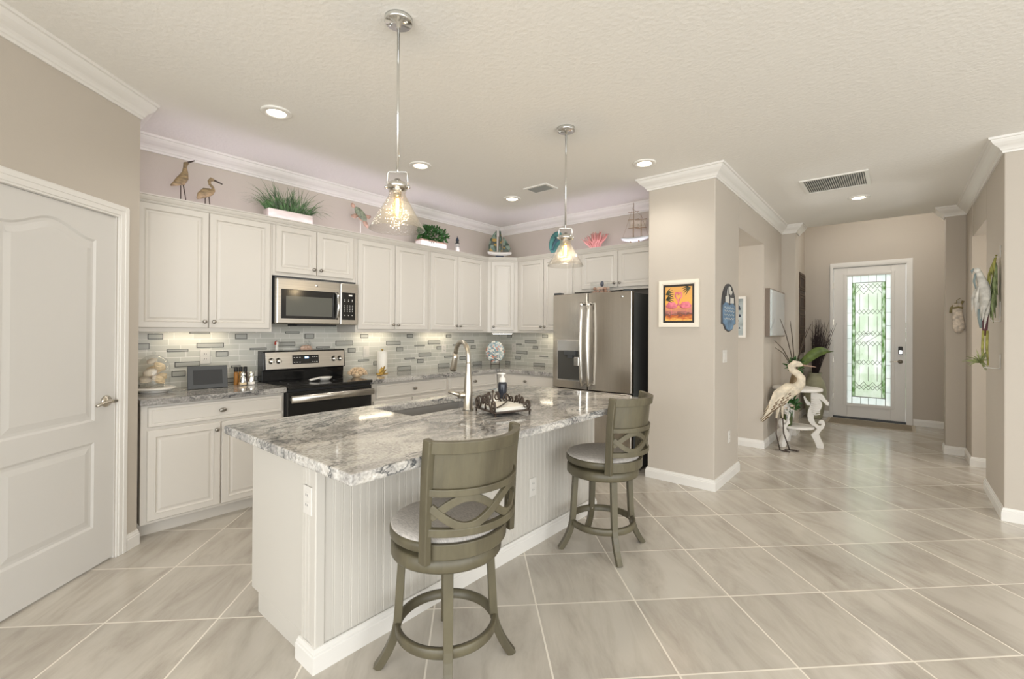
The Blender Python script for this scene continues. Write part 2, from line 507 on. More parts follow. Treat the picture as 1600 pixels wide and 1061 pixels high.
        return o


KEEP_WORLD = {'floor', 'tile_backsplash', 'island_countertop', 'granite_countertop'}


def wloc(o):
    v = Vector((0, 0, 0))
    while o is not None:
        v += o.location; o = o.parent
    return v


def tag(o, label=None, cat=None, group=None, kind='thing'):
    if label: o['label'] = label
    if cat: o['category'] = cat
    if group: o['group'] = group
    if kind: o['kind'] = kind
    return o


def thing(name, label, cat, loc=(0, 0, 0), group=None):
    o = bpy.data.objects.new(name, None); COL.objects.link(o); o.location = loc
    o.empty_display_size = .05
    return tag(o, label, cat, group)


def struct(name, mb, ms, label=None, bevel=0, parent=None):
    o = mb.build(name, ms, parent, bevel=bevel)
    if parent is None:
        o['kind'] = 'structure'
        if label: o['label'] = label
    return o


def dup(root, loc, rotz, label, group=None):
    r = root.copy(); COL.objects.link(r); r.location = loc; r.rotation_euler = (0, 0, rotz); r['label'] = label
    if group: r['group'] = group
    for ch in list(root.children):
        c = ch.copy(); COL.objects.link(c); c.parent = r
        for g in list(ch.children):
            d = g.copy(); COL.objects.link(d); d.parent = c
    return r


def frame(o, u, n):
    """local (u, n, z) -> world; u along a wall, n out of it"""
    o, u, n = Vector(o), Vector(u), Vector(n)
    return lambda p: o + u * p[0] + n * p[1] + Vector((0, 0, p[2]))


def arcpts(c, r, a0, a1, n, T=None):
    return [(c[0] + r * cos(a0 + (a1 - a0) * i / n), c[1] + r * sin(a0 + (a1 - a0) * i / n)) for i in range(n + 1)]


CZ = 2.82          # ceiling
XW, YW = -4.30, 4.83   # range wall, fridge wall
ctop = .914

# ------------------------------------------------------------------ the room
struct('floor', MB().box(-4.45, 5, -4.5, 9.25, -.1, 0), 'floor', 'beige stone-look floor tile laid on the diagonal')
struct('ceiling', MB().box(-4.45, 5, -4.5, 7.40, CZ, CZ + .5).box(-1.35, 1.6, 7.40, 9.25, 3.32, 3.45), 'ceil', 'textured off-white ceiling')
struct('wall_left', MB().box(XW - .15, XW, .57, YW + .15, 0, CZ), 'wall', 'greige kitchen wall behind the range')
struct('wall_back', MB().box(XW, -1.80, YW, YW + .15, 0, CZ), 'wall', 'greige kitchen wall behind the refrigerator')
# pantry wall, 48 degrees
PO = Vector((-3.688, .678, 0)); pt = Vector((cos(radians(48)), -sin(radians(48)), 0)); pn = Vector((sin(radians(48)), cos(radians(48)), 0))
PF = frame(PO, pt, pn)
pw = MB()
pw.box(0, .165, -.12, 0, 0, CZ, T=PF).box(.165, .955, -.12, 0, 2.05, CZ, T=PF).box(.955, 2.2, -.12, 0, 0, CZ, T=PF)
pw.box(XW, PO.x - .001, .57, PO.y, 0, CZ)
struct('wall_pantry', pw, 'wall', 'greige wall around the pantry door')
struct('wall_partition', MB().box(-1.80, -1.197, 4.145, 4.92, 0, CZ), 'wall', 'greige wall end beside the refrigerator', bevel=.008)
struct('wall_passage', MB().box(-2.9, -1.197, 4.92, 6.05, 2.42, CZ), 'wall', 'greige header over the hall opening')
struct('wall_hall', MB().box(-2.9, -1.197, 6.05, 7.11, 0, CZ).box(-2.9, -1.35, 7.11, 7.40, 0, CZ), 'wall', 'greige hall wall on the kitchen side')
struct('wall_column', MB().box(-1.35, -1.03, 7.11, 7.40, 0, CZ), 'wall', 'greige column at the foyer on the kitchen side', bevel=.006)
struct('wall_foyer_side', MB().box(-1.35, -1.19, 7.40, 9.10, 0, 3.32), 'wall', 'greige foyer side wall')
struct('wall_closet', MB().box(-3.0, -2.9, 4.985, 6.2, 0, CZ), 'wall', 'greige wall at the end of the hall opening')
struct('wall_right', MB().box(.607, 4.9, 4.92, 5.80, 0, CZ), 'wall', 'greige hall wall across from the kitchen', bevel=.006)
struct('wall_right_header', MB().box(.607, 4.9, 5.80, 6.72, 2.39, CZ), 'wall', 'greige header over the far opening')
struct('wall_right_end', MB().box(.60, 4.9, 6.72, 7.40, 0, CZ), 'wall', 'greige wall past the far opening')
struct('wall_right_column', MB().box(.43, .60, 7.20, 7.40, 0, CZ), 'wall', 'greige column at the foyer opposite the kitchen', bevel=.006)
struct('wall_foyer_far', MB().box(.85, 1.0, 7.40, 9.25, 0, 3.32), 'wall')
struct('wall_far_passage', MB().box(2.2, 2.3, 5.80, 6.72, 0, 2.39), 'wall')
struct('wall_foyer', MB().box(-1.35, -.80, 9.10, 9.25, 0, 3.32).box(.125, .85, 9.10, 9.25, 0, 3.32).box(-.80, .125, 9.10, 9.25, 2.445, 3.32), 'wall', 'greige foyer wall around the front door')

crown = [(0, 2.712), (.011, 2.712), (.013, 2.726), (.020, 2.730), (.026, 2.742), (.036, 2.753), (.052, 2.764), (.068, 2.779), (.077, 2.794), (.080, 2.802),
         (.090, 2.805), (.094, 2.818), (.094, 2.8198), (0, 2.8198)]
p_far = PO + pt * 2.2
struct('trim_1', MB().sweep(crown, [(p_far.x, p_far.y), (PO.x, PO.y), (XW, PO.y), (XW, YW), (-1.80, YW), (-1.80, 4.145), (-1.197, 4.145), (-1.197, 7.11), (-1.03, 7.11), (-1.03, 7.395)], side=-1), 'trim', 'white crown molding along the kitchen and hall walls')
struct('trim_2', MB().sweep(crown, [(4.9, 4.92), (.607, 4.92), (.607, 7.20), (.43, 7.20), (.43, 7.395)], side=1), 'trim', 'white crown molding along the far hall walls')
bs = [(0, 0), (.015, 0), (.015, .066), (.012, .070), (.012, .079), (.008, .084), (.006, .094), (0, .096)]
e1 = PO + pt * .090
struct('baseboard_pantry', MB().sweep(bs, [(e1.x, e1.y), (PO.x, PO.y), (PO.x - .05, PO.y)], side=-1), 'trim')
struct('baseboard_partition', MB().sweep(bs, [(-1.80, 4.6), (-1.80, 4.145), (-1.197, 4.145), (-1.197, 4.92), (-2.6, 4.92)], side=-1), 'trim')
struct('baseboard_hall', MB().sweep(bs, [(-2.8, 6.05), (-1.197, 6.05), (-1.197, 7.11), (-1.03, 7.11), (-1.03, 7.40), (-1.19, 7.40), (-1.19, 9.10), (-.835, 9.10)], side=-1), 'trim')
struct('baseboard_foyer', MB().sweep(bs, [(.195, 9.10), (.85, 9.10), (.85, 7.42)], side=-1), 'trim')
struct('baseboard_right', MB().sweep(bs, [(4.8, 4.92), (.607, 4.92), (.607, 5.80), (2.1, 5.80)], side=1)
       .sweep(bs, [(2.1, 6.72), (.60, 6.72), (.60, 7.20), (.43, 7.20), (.43, 7.40)], side=1), 'trim')

# ------------------------------------------------------------------ pantry door (arched two-panel)
d1 = struct('door_1', MB(), 'door') if False else thing('door_1', 'white pantry door with an arched upper panel and satin lever', None, tuple(PO + pt * .56))
d1['kind'] = 'structure'
L0, L1 = .172, .948     # leaf along the wall
LF = -.006              # leaf face


def panel_ring(outline, d0, inset, d1_, mb, T):
    """outline: list of (u, z) ccw; makes a sloped ring from depth d0 to d1_ inset towards the centre and returns inner"""
    cx = sum(p[0] for p in outline) / len(outline); n = len(outline)
    inner = []
    for i, (u, z) in enumerate(outline):
        a = Vector(outline[i - 1]); b = Vector(outline[(i + 1) % n]); p = Vector((u, z))
        e0 = (p - a).normalized(); e1_ = (b - p).normalized()
        n0 = Vector((-e0.y, e0.x)); n1 = Vector((-e1_.y, e1_.x)); m = (n0 + n1) / max(.3, 1 + n0.dot(n1))
        inner.append((u + m.x * inset, z + m.y * inset))
    vs = [(u, d0, z) for u, z in outline] + [(u, d1_, z) for u, z in inner]
    mb.add(vs, [(i, (i + 1) % n, n + (i + 1) % n, n + i) for i in range(n)], 0, False, T)
    return inner


def arch_outline(u0, u1, z0, zs, za, n=18):
    pts = [(u0, z0), (u1, z0)]
    for i in range(n + 1):
        t = 1 - i / n          # from u1 to u0
        u = u0 + (u1 - u0) * t
        k = abs(2 * t - 1)
        z = zs + (za - zs) * (.5 + .5 * cos(pi * min(1, k / .92)))
        pts.append((u, z))
    return pts


dm = MB()
ol_a = arch_outline(.305, .815, .845, 1.880, 1.950); ol_b = [(.305, .237), (.815, .237), (.815, .725), (.305, .725)]
# face built as a band mesh: leaf slab behind, stiles and rails around the two openings
dm.box(L0, L1, -.046, -.014, .012, 2.040, T=PF)
dm.box(L0, .305, -.014, LF, .012, 2.040, T=PF).box(.815, L1, -.014, LF, .012, 2.040, T=PF)
dm.box(.305, .815, -.014, LF, .012, .237, T=PF).box(.305, .815, -.014, LF, .725, .845, T=PF)
top = [(u, z) for u, z in ol_a[2:]]
for (ua, za), (ub, zb) in zip(top, top[1:]):
    dm.add([(ua, LF, za), (ub, LF, zb), (ub, LF, 2.040), (ua, LF, 2.040)], [(0, 1, 2, 3)], 0, False, PF)
for ol in (ol_a, ol_b):
    i1 = panel_ring(ol, LF, .012, -.0135, dm, PF)
    i2 = panel_ring(i1, -.0135, .014, -.0135, dm, PF)
    i3 = panel_ring(i2, -.0135, .030, -.0075, dm, PF)
    dm.add([(u, -.0075, z) for u, z in i3], [list(range(len(i3)))], 0, False, PF)
dm.build('door_leaf', 'door', d1)
cs = MB()
for lo, hi, d in ((.0, .075, .010), (.012, .070, .015), (.040, .068, .019)):
    # right jamb, head, left jamb
    cs.box(.168 - hi, .168 - lo, 0, d, 0, 2.044 + hi, T=PF)
    cs.box(.952 + lo, .952 + hi, 0, d, 0, 2.044 + hi, T=PF)
    cs.box(.168 - lo, .952 + lo, 0, d, 2.044 + lo, 2.044 + hi, T=PF)
cs.box(.165, .171, -.12, -.004, 0, 2.046, T=PF).box(.949, .955, -.12, -.004, 0, 2.046, T=PF).box(.165, .955, -.12, -.004, 2.042, 2.05, T=PF)
cs.build('door_casing', 'trim', d1, bevel=.003)
h = MB()
hu, hz = .232, .948
HT = lambda p: PF((hu + p[0], LF + p[2], hz + p[1]))
h.lathe([(0, 0), (.034, 0), (.034, .006), (.030, .012), (.016, .016), (.011, .02), (.011, .052), (0, .052)], seg=20, T=HT)
h.tube([PF((hu, LF + .048, hz)), PF((hu - .015, LF + .052, hz)), PF((hu + .03, LF + .052, hz + .002)), PF((hu + .07, LF + .048, hz - .003)), PF((hu + .112, LF + .046, hz - .012))][1:], [.009, .011, .009, .008], seg=10)
h.build('door_handle', 'nickel', d1)

# ------------------------------------------------------------------ front door
d2 = thing('door_2', 'white front door with a tall leaded glass lite', None, (-.335, 9.10, 0)); d2['kind'] = 'structure'
FD = frame((0, 9.10, 0), (1, 0, 0), (0, -1, 0))
lx0, lx1 = -.785, .110
gx0, gx1, gz0, gz1 = -.605, -.065, .25, 2.29
m = MB()
fz = -.02
m.box(lx0, gx0, -.065, fz, .03, 2.43, T=FD).box(gx1, lx1, -.065, fz, .03, 2.43, T=FD).box(gx0, gx1, -.065, fz, .03, gz0, T=FD).box(gx0, gx1, -.065, fz, gz1, 2.43, T=FD)
m.build('door_leaf', 'trim', d2, bevel=.003)
m = MB()
for lo, hi, d in ((0, .05, .006), (.012, .042, .012)):
    x0, x1, z0, z1 = gx0 - .022, gx1 + .022, gz0 - .022, gz1 + .022
    m.box(x0 - hi + .022, x0 - lo + .022, fz, fz + d, z0 - hi + .022, z1 + hi - .022, T=FD).box(x1 + lo - .022, x1 + hi - .022, fz, fz + d, z0 - hi + .022, z1 + hi - .022, T=FD)
    m.box(x0 - lo + .022, x1 + lo - .022, fz, fz + d, z0 - hi + .022, z0 - lo + .022, T=FD).box(x0 - lo + .022, x1 + lo - .022, fz, fz + d, z1 + lo - .022, z1 + hi - .022, T=FD)
m.build('glass_molding', 'trim', d2, bevel=.002)
m = MB()
m.box(lx0 - .048, lx0 - .004, 0, .012, 0, 2.440, T=FD).box(lx1 + .008, lx1 + .078, 0, .012, 0, 2.51, T=FD).box(lx0 - .048, lx1 + .008, 0, .012, 2.440, 2.51, T=FD)
m.box(lx0 - .04, lx0 - .012, .012, .019, 0, 2.50, T=FD).box(lx1 + .02, lx1 + .07, .012, .019, 0, 2.50, T=FD).box(lx0 - .012, lx1 + .02, .012, .019, 2.455, 2.50, T=FD)
m.box(-.80, lx0 - .004, -.15, 0, 0, 2.445, T=FD).box(lx1 + .004, .125, -.15, 0, 0, 2.445, T=FD).box(-.80, .125, -.15, 0, 2.434, 2.445, T=FD)
m.build('door_casing', 'trim', d2)
m = MB().box(-.80, .125, -.15, .0, 0, .028, T=FD); m.build('threshold', 'grey', d2)
for z in (.35, .95, 1.55, 2.15):
    MB().box(lx0 - .008, lx0 + .004, fz - .01, fz + .006, z - .05, z + .05, T=FD).build('hinge', 'nickel', d2)
GW, GH = gx1 - gx0, gz1 - gz0
gu = lambda a, b: (gx0 + a * GW, gz1 - b * GH)   # 0..1 across, 0..1 down
FG = lambda p: (p[0], 9.10 + .035 + p[1], p[2])


def pane(name, rects, mt):
    mb = MB()
    for a0, a1, b0, b1 in rects:
        x0, z1_ = gu(a0, b0); x1, z0_ = gu(a1, b1)
        mb.box(x0, x1, 0, .006, z0_, z1_, T=FG)
    return mb.build(name, mt, d2)


pane('center_glass', [(.19, .80, .055, .945)], 'doorglass')
pane('border_glass', [(0, .115, 0, 1), (.885, 1, 0, 1), (.115, .885, 0, .055), (.115, .885, .945, 1)], 'doorglass2')
pane('plant_tint_glass', [(.115, .19, .055, .945), (.80, .885, .055, .945)], 'plantglass')
cm = MB()


def came(pts, r=.0034):
    q = [gu(a, b) for a, b in pts]
    for (xa, za), (xb, zb) in zip(q, q[1:]):
        cm.tube([(xa, 9.133, za), (xb, 9.133, zb)], r, seg=5, sm=False)


came([(.115, .0), (.115, 1)], .005); came([(.885, 0), (.885, 1)], .005); came([(.19, .055), (.19, .945)]); came([(.80, .055), (.80, .945)])
came([(.115, .055), (.885, .055)], .006); came([(.115, .945), (.885, .945)], .007); came([(.0, .06), (1, .06)], .003) if False else None
for b in (.1, .185, .29, .39, .49, .59, .69, .79, .9):
    came([(0, b), (.115, b)], .003); came([(.885, b), (1, b)], .003)
for a in (.32, .5, .68):
    came([(a, 0), (a, .055)], .003); came([(a, .945), (a, 1)], .003)
ux = [.19, .29, .39, .495, .60, .70, .80]
up_ = lambda b: came([(ux[i], b + (.018 if i % 2 == 0 else -.018)) for i in range(7)])
dn_ = lambda b: came([(ux[i], b + (-.018 if i % 2 == 0 else .018)) for i in range(7)])
up_(.085); dn_(.085); up_(.125)
for lo, hi in ((.143, .262), (.318, .43), (.55, .652), (.708, .82)):
    for i in (1, 3, 5):
        came([(ux[i], lo), (ux[i], hi)])
for b in (.283, .675):
    up_(b); dn_(b)
for b in (.45, .53):
    up_(b)
dn_(.45); dn_(.53)
came([(.19, .51), (.39, .45), (.60, .45)]); came([(.19, .53), (.495, .45)]); came([(.39, .53), (.80, .45)])
dn_(.845); up_(.87); dn_(.87)
cm.build('leaded_came', 'came', d2)
m = MB()
m.box(.022, .075, fz, fz + .028, 1.055, 1.175, T=FD); m.build('keypad_lock', 'blackm', d2, bevel=.01)
MB().box(.03, .067, fz + .028, fz + .031, 1.065, 1.115, T=FD).build('keypad_plate', 'chrome', d2, bevel=.004)
m = MB(); LT = lambda p: FD((.048 + p[0], fz + p[2], .945 + p[1]))
m.lathe([(0, 0), (.03, 0), (.03, .008), (.012, .014), (.012, .05), (0, .05)], seg=16, T=LT)
m.tube([FD((.048, fz + .048, .945)), FD((0, fz + .05, .948)), FD((-.05, fz + .046, .94)), FD((-.075, fz + .045, .94))], [.010, .009, .007, .006], seg=8)
m.build('door_handle', 'nickel', d2)

# ------------------------------------------------------------------ cabinets
UB, UT = 1.355, 2.262      # hanging cabinets
UX, UY = -3.965, 4.49      # their front planes
FR = frame((UX, 0, 0), (0, 1, 0), (1, 0, 0))      # range wall: u = y, n = +x
FF = frame((0, UY, 0), (1, 0, 0), (0, -1, 0))     # refrigerator wall: u = x, n = -y


def door_mesh(u0, u1, z0, z1, n0, T, fr=.052):
    mb = MB(); n1 = n0 + .019
    mb.rings([(u0, u1, z0, z1, n0), (u0, u1, z0, z1, n1 - .004), (u0 + .004, u1 - .004, z0 + .004, z1 - .004, n1),
              (u0 + fr - .012, u1 - fr + .012, z0 + fr - .012, z1 - fr + .012, n1), (u0 + fr - .008, u1 - fr + .008, z0 + fr - .008, z1 - fr + .008, n1 + .002),
              (u0 + fr, u1 - fr, z0 + fr, z1 - fr, n1 - .008), (u0 + fr + .008, u1 - fr - .008, z0 + fr + .008, z1 - fr - .008, n1 - .009),
              (u0 + fr + .022, u1 - fr - .022, z0 + fr + .022, z1 - fr - .022, n1 - .004)], T=T)
    return mb


def drawer_mesh(u0, u1, z0, z1, n0, T):
    mb = MB(); n1 = n0 + .019
    mb.rings([(u0, u1, z0, z1, n0), (u0, u1, z0, z1, n1 - .004), (u0 + .004, u1 - .004, z0 + .004, z1 - .004, n1), (u0 + .018, u1 - .018, z0 + .018, z1 - .018, n1),
              (u0 + .022, u1 - .022, z0 + .022, z1 - .022, n1 - .003), (u0 + .026, u1 - .026, z0 + .026, z1 - .026, n1 - .001)], T=T)
    return mb


def knob(u, z, n, T, parent, oval=False):
    mb = MB(); TT = lambda p: T((u + p[0], n + p[2], z + p[1]))
    mb.lathe([(.008, 0), (.006, .008), (.012, .014), (.0155, .019), (.014, .025), (.007, .028), (0, .0285)], seg=12, T=TT, sx=1.6 if oval else 1.0)
    return mb.build('knob', 'knob', parent)


def hang_cab(label, T, u0, u1, z0, doors, depth, nm=.012):
    """doors: (u0,u1,knob_u)"""
    r = thing('hanging_cabinet', label, 'cabinet', tuple(T(((u0 + u1) / 2, -depth / 2, z0))), 'white hanging kitchen cabinets')
    MB().box(u0, u1, -depth, -.02, z0 + .024, UT, T=T).box(u0, u1, -.02, 0, z0, UT, T=T).box(u0, u0 + .016, -depth, -.02, z0, z0 + .024, T=T).box(u1 - .016, u1, -depth, -.02, z0, z0 + .024, T=T).build('cabinet_body', 'cab', r)
    for a, b, k in doors:
        d = door_mesh(a, b, z0 + .028, UT - .012, 0, T).build('cabinet_door', 'cab', r)
        knob(k, z0 + .075, .019, T, d)
    return r


G = .003
hang_cab('wide white hanging cabinet with two doors beside the pantry wall', FR, .70, 1.600, UB, [(.712, 1.138, 1.112), (1.144, 1.580, 1.172)], .33)
hang_cab('short white hanging cabinet directly above the microwave', FR, 1.602, 2.368, 1.83, [(1.625, 1.972, 1.945), (1.980, 2.335, 2.008)], .33)
hang_cab('tall white two-door hanging cabinet just right of the microwave', FR, 2.370, 3.262, UB, [(2.385, 2.808, 2.782), (2.815, 3.240, 2.842)], .33)
hang_cab('white two-door hanging cabinet directly left of the diagonal corner cabinet', FR, 3.264, 4.222, UB, [(3.285, 3.690, 3.664), (3.697, 4.125, 3.724)], .33)
# diagonal corner
A_, B_ = Vector((UX, 4.224, 0)), Vector((-3.692, UY, 0))
du = (B_ - A_).normalized(); dn = Vector((du.y, -du.x, 0)); FDg = frame(A_, du, dn); DL = (B_ - A_).length
r = thing('hanging_cabinet', 'narrow white single-door cabinet set diagonally across the kitchen corner', 'cabinet', (-4.12, 4.65, UB), 'white hanging kitchen cabinets')
MB().prism([(XW + .002, 4.224), (UX, 4.224), (-3.692, UY), (-3.692, YW - .002), (XW + .002, YW - .002)], UB, UT).build('cabinet_body', 'cab', r, bevel=.002)
d = door_mesh(.045, DL - .045, UB + .028, UT - .012, 0, FDg).build('cabinet_door', 'cab', r); knob(.075, UB + .075, .019, FDg, d)
hang_cab('white two-door hanging cabinet left of the refrigerator', FF, -3.690, -2.840, UB, [(-3.655, -3.275, -3.300), (-3.268, -2.862, -3.243)], .335)
hang_cab('short white hanging cabinet above the refrigerator', FF, -2.838, -1.802, 1.825, [(-2.735, -2.290, -2.318), (-2.282, -1.835, -2.254)], .335)
# continuous crown along the cabinet tops
cp = [(0, 2.254), (.006, 2.254), (.010, 2.266), (.018, 2.272), (.026, 2.286), (.030, 2.298), (.036, 2.300), (.036, 2.309), (.012, 2.309), (.012, 2.262), (0, 2.262)]
tag(MB().sweep(cp, [(UX + .0008, .702), (UX + .0008, 4.2235), (-3.6925, UY - .0008), (-1.803, UY - .0008)], side=-1).build('cabinet_crown', 'cab'), 'slim white molding running along the tops of all hanging cabinets', 'molding')
# cove strip lights lying on the cabinet tops
tag(MB().box(-3.990, -3.972, .75, 4.18, 2.263, 2.271).build('cove_light', 'led'), 'thin cool white light strip on top of the range wall cabinets', 'light')
tag(MB().box(-3.66, -1.85, 4.497, 4.515, 2.263, 2.271).build('cove_light', 'led'), 'thin cool white light strip on top of the refrigerator wall cabinets', 'light')


def under_light(T, u0, u1, nn, label, zb=UB):
    r = thing('under_cabinet_light', label, 'light', tuple(T(((u0 + u1) / 2, nn, UB - .025))), 'lights under the hanging cabinets')
    MB().box(u0, u1, nn - .028, nn + .028, zb + .006, zb + .0238, T=T).build('housing', 'white', r)
    MB().box(u0 + .012, u1 - .012, nn - .018, nn + .018, zb + .003, zb + .006, T=T).build('lens', 'strip', r)


under_light(FR, .92, 1.36, -.235, 'slim under-cabinet light glowing above the shell cloche')
under_light(FR, 2.55, 2.98, -.235, 'slim under-cabinet light glowing above the tan coral piece')
under_light(FR, 3.40, 3.85, -.235, 'slim under-cabinet light glowing behind the faucet')
under_light(FDg, .06, DL - .06, -.06, 'slim under-cabinet light glowing in the kitchen corner', UB - .0245)
under_light(FF, -3.50, -2.95, -.235, 'slim under-cabinet light glowing beside the refrigerator')

# base cabinets
BX, BYf = -3.74, 4.17
BR = frame((BX, 0, 0), (0, 1, 0), (1, 0, 0)); BF = frame((0, BYf, 0), (1, 0, 0), (0, -1, 0))


def base_cab(label, T, u0, u1, depth, drawers, doors):
    r = thing('base_cabinet', label, 'cabinet', tuple(T(((u0 + u1) / 2, -depth / 2, 0))), 'white base cabinets')
    MB().box(u0, u1, -depth, 0, .092, .872, T=T).build('cabinet_body', 'cab', r, bevel=.002)
    MB().box(u0, u1, -depth, -.072, 0, .092, T=T).build('toe_kick', 'cab', r)
    for a, b, k in drawers:
        d = drawer_mesh(a, b, .727, .856, 0, T).build('cabinet_drawer', 'cab', r)
        knob(k, .792, .019, T, d, True)
    for a, b, k in doors:
        d = door_mesh(a, b, .112, .705, 0, T).build('cabinet_door', 'cab', r)
        knob(k, .655, .019, T, d)
    return r


base_cab('white base cabinet with wide drawer and two doors beside the pantry', BR, .702, 1.608, .555, [(.738, 1.590, 1.165)], [(.735, 1.157, 1.130), (1.165, 1.590, 1.192)])
base_cab('white base cabinet with a drawer right of the range', BR, 2.388, 3.345, .555, [(2.45, 3.325, 2.885)], [(2.42, 2.86, 2.83), (2.87, 3.325, 2.90)])
base_cab('white base cabinet with a drawer nearest the kitchen corner', BR, 3.347, 4.168, .555, [(3.365, 4.13, 3.75)], [(3.365, 4.13, 3.40)])
base_cab('white base cabinet with a drawer left of the refrigerator', BF, -3.738, -2.875, .655, [(-3.66, -2.90, -3.28)], [(-3.66, -3.285, -3.32), (-3.275, -2.90, -3.24)])

# counters
cg = 'granite counters along the walls'
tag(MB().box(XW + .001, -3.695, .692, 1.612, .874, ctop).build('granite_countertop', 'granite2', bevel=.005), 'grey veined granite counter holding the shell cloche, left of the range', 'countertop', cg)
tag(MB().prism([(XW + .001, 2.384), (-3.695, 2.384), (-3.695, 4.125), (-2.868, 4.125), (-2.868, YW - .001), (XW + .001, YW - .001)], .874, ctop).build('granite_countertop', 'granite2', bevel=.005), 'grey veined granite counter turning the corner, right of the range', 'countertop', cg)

# mosaic splash tile
accR = [(0.843, 0.938, 1.295, 1.337), (0.784, 0.855, 1.219, 1.265), (0.961, 1.102, 1.195, 1.215), (1.109, 1.25, 1.336, 1.352), (1.157, 1.352, 1.222, 1.262), (1.292, 1.385, 1.146, 1.19), (1.012, 1.183, 1.075, 1.115), (0.993, 1.085, 0.999, 1.045), (1.406, 1.481, 1.046, 1.068), (1.437, 1.531, 1.291, 1.337), (1.553, 1.691, 1.194, 1.212), (1.777, 1.944, 1.22, 1.26), (1.854, 1.984, 1.338, 1.358), (2.034, 2.124, 1.289, 1.337), (2.147, 2.288, 1.192, 1.212), (2.347, 2.537, 1.217, 1.265), (2.482, 2.568, 1.142, 1.188), (2.625, 2.716, 1.29, 1.332), (2.599, 2.728, 1.045, 1.065), (2.782, 2.83, 0.996, 1.038), (1.367, 1.616, 0.923, 0.963),
        (2.941, 3.128, 1.209, 1.255), (3.076, 3.167, 1.136, 1.18), (3.329, 3.481, 1.186, 1.204), (3.39, 3.576, 1.063, 1.111), (3.529, 3.721, 1.208, 1.254), (3.665, 3.763, 1.142, 1.182), (3.789, 3.924, 1.039, 1.059), (3.686, 3.875, 0.918, 0.966), (3.368, 3.463, 0.991, 1.037), (3.189, 3.331, 1.041, 1.059), (3.092, 3.28, 0.918, 0.966), (4.135, 4.312, 1.213, 1.255), (3.933, 4.044, 1.183, 1.201), (4.252, 4.344, 1.136, 1.178), (4.29, 4.462, 0.918, 0.962), (3.814, 3.904, 1.287, 1.325), (3.219, 3.301, 1.288, 1.332), (.75, .80, .93, .96), (4.05, 4.20, 1.0, 1.04)]
accF = [(-3.83, -3.635, 1.212, 1.254), (-3.695, -3.609, 1.136, 1.176), (-4.04, -3.89, 1.184, 1.202), (-3.982, -3.789, 1.063, 1.105), (-3.997, -3.902, 0.987, 1.033), (-3.581, -3.447, 1.037, 1.053), (-3.682, -3.491, 0.916, 0.956), (-4.151, -4.064, 1.283, 1.325), (-3.541, -3.449, 1.287, 1.331), (-4.183, -4.089, 0.918, 0.957), (-3.35, -3.2, 1.2, 1.24), (-3.3, -3.1, 1.05, 1.09), (-3.15, -3.0, 1.29, 1.33), (-3.1, -2.95, 1.13, 1.15)]
for T, acc, u0, u1, mt in ((frame((XW, 0, 0), (0, 1, 0), (1, 0, 0)), accR, .692, YW - .009, 'tile_y'), (frame((0, YW, 0), (1, 0, 0), (0, -1, 0)), accF, XW + .009, -2.80, 'tile_x')):
    mb = MB().box(u0, u1, .0005, .008, ctop, UB - .0005, T=T)
    if mt == 'tile_y':
        mb.box(1.604, 2.366, .0005, .008, UB - .0005, 1.60, T=T)
    for a, b, z0, z1 in acc:
        e = .005 if z1 - z0 > .03 else .004
        mb.box(a, b, .008, .0105, z0, z1, 1, T=T)
        mb.box(a + e, b - e, .0105, .0125, z0 + e, z1 - e, 2, T=T)
    o = mb.build('tile_backsplash', [mt, 'tile_edge', 'tile_blue'])
    tag(o, 'pale glass strip tile with grey metal-edged accents behind the range' if mt == 'tile_y' else 'pale glass strip tile with grey accents behind the corner plate', 'backsplash', 'glass strip tile')


def plate(label, T, u, z, kind='outlet', n0=0, group='wall plates', gang=1):
    w = .036 * (1 if gang == 1 else 1.62)
    nm = {'outlet': 'power_outlet', 'switch': 'light_switch'}[kind]
    r = thing(nm, label, 'outlet' if kind == 'outlet' else 'switch', tuple(T((u, n0, z))), group)
    MB().box(u - w, u + w, n0, n0 + .006, z - .058, z + .058, T=T).build('cover_plate', 'platew', r, bevel=.003)
    for g in range(gang):
        uu = u + (0 if gang == 1 else (-.023 if g == 0 else .023))
        if kind == 'outlet':
            for dz in (-.02, .02):
                q = MB().box(uu - .016, uu + .016, n0 + .006, n0 + .008, z + dz - .014, z + dz + .014, T=T).build('receptacle', 'platew', r, bevel=.002)
                MB().box(uu - .008, uu - .005, n0 + .008, n0 + .0086, z + dz - .002, z + dz + .008, T=T).box(uu + .005, uu + .008, n0 + .008, n0 + .0086, z + dz - .002, z + dz + .006, T=T).build('slot', 'grey', q)
        else:
            MB().box(uu - .016, uu + .016, n0 + .006, n0 + .010, z - .032, z + .032, T=T).build('rocker', 'platew', r, bevel=.003)
    return r


TR = frame((XW + .0085, 0, 0), (0, 1, 0), (1, 0, 0)); TF = frame((0, YW - .0085, 0), (1, 0, 0), (0, -1, 0))
plate('white outlet on the tile above the dark photo frame', TR, 1.217, 1.150, 'outlet', .002)
plate('white rocker switch on the tile right of the range', TR, 2.690, 1.143, 'switch', .002)
plate('white outlet on the tile behind the faucet', TR, 3.777, 1.149, 'outlet', .002)
plate('white outlet on the tile right of the colourful plate', TF, -4.02, 1.145, 'outlet', .002)

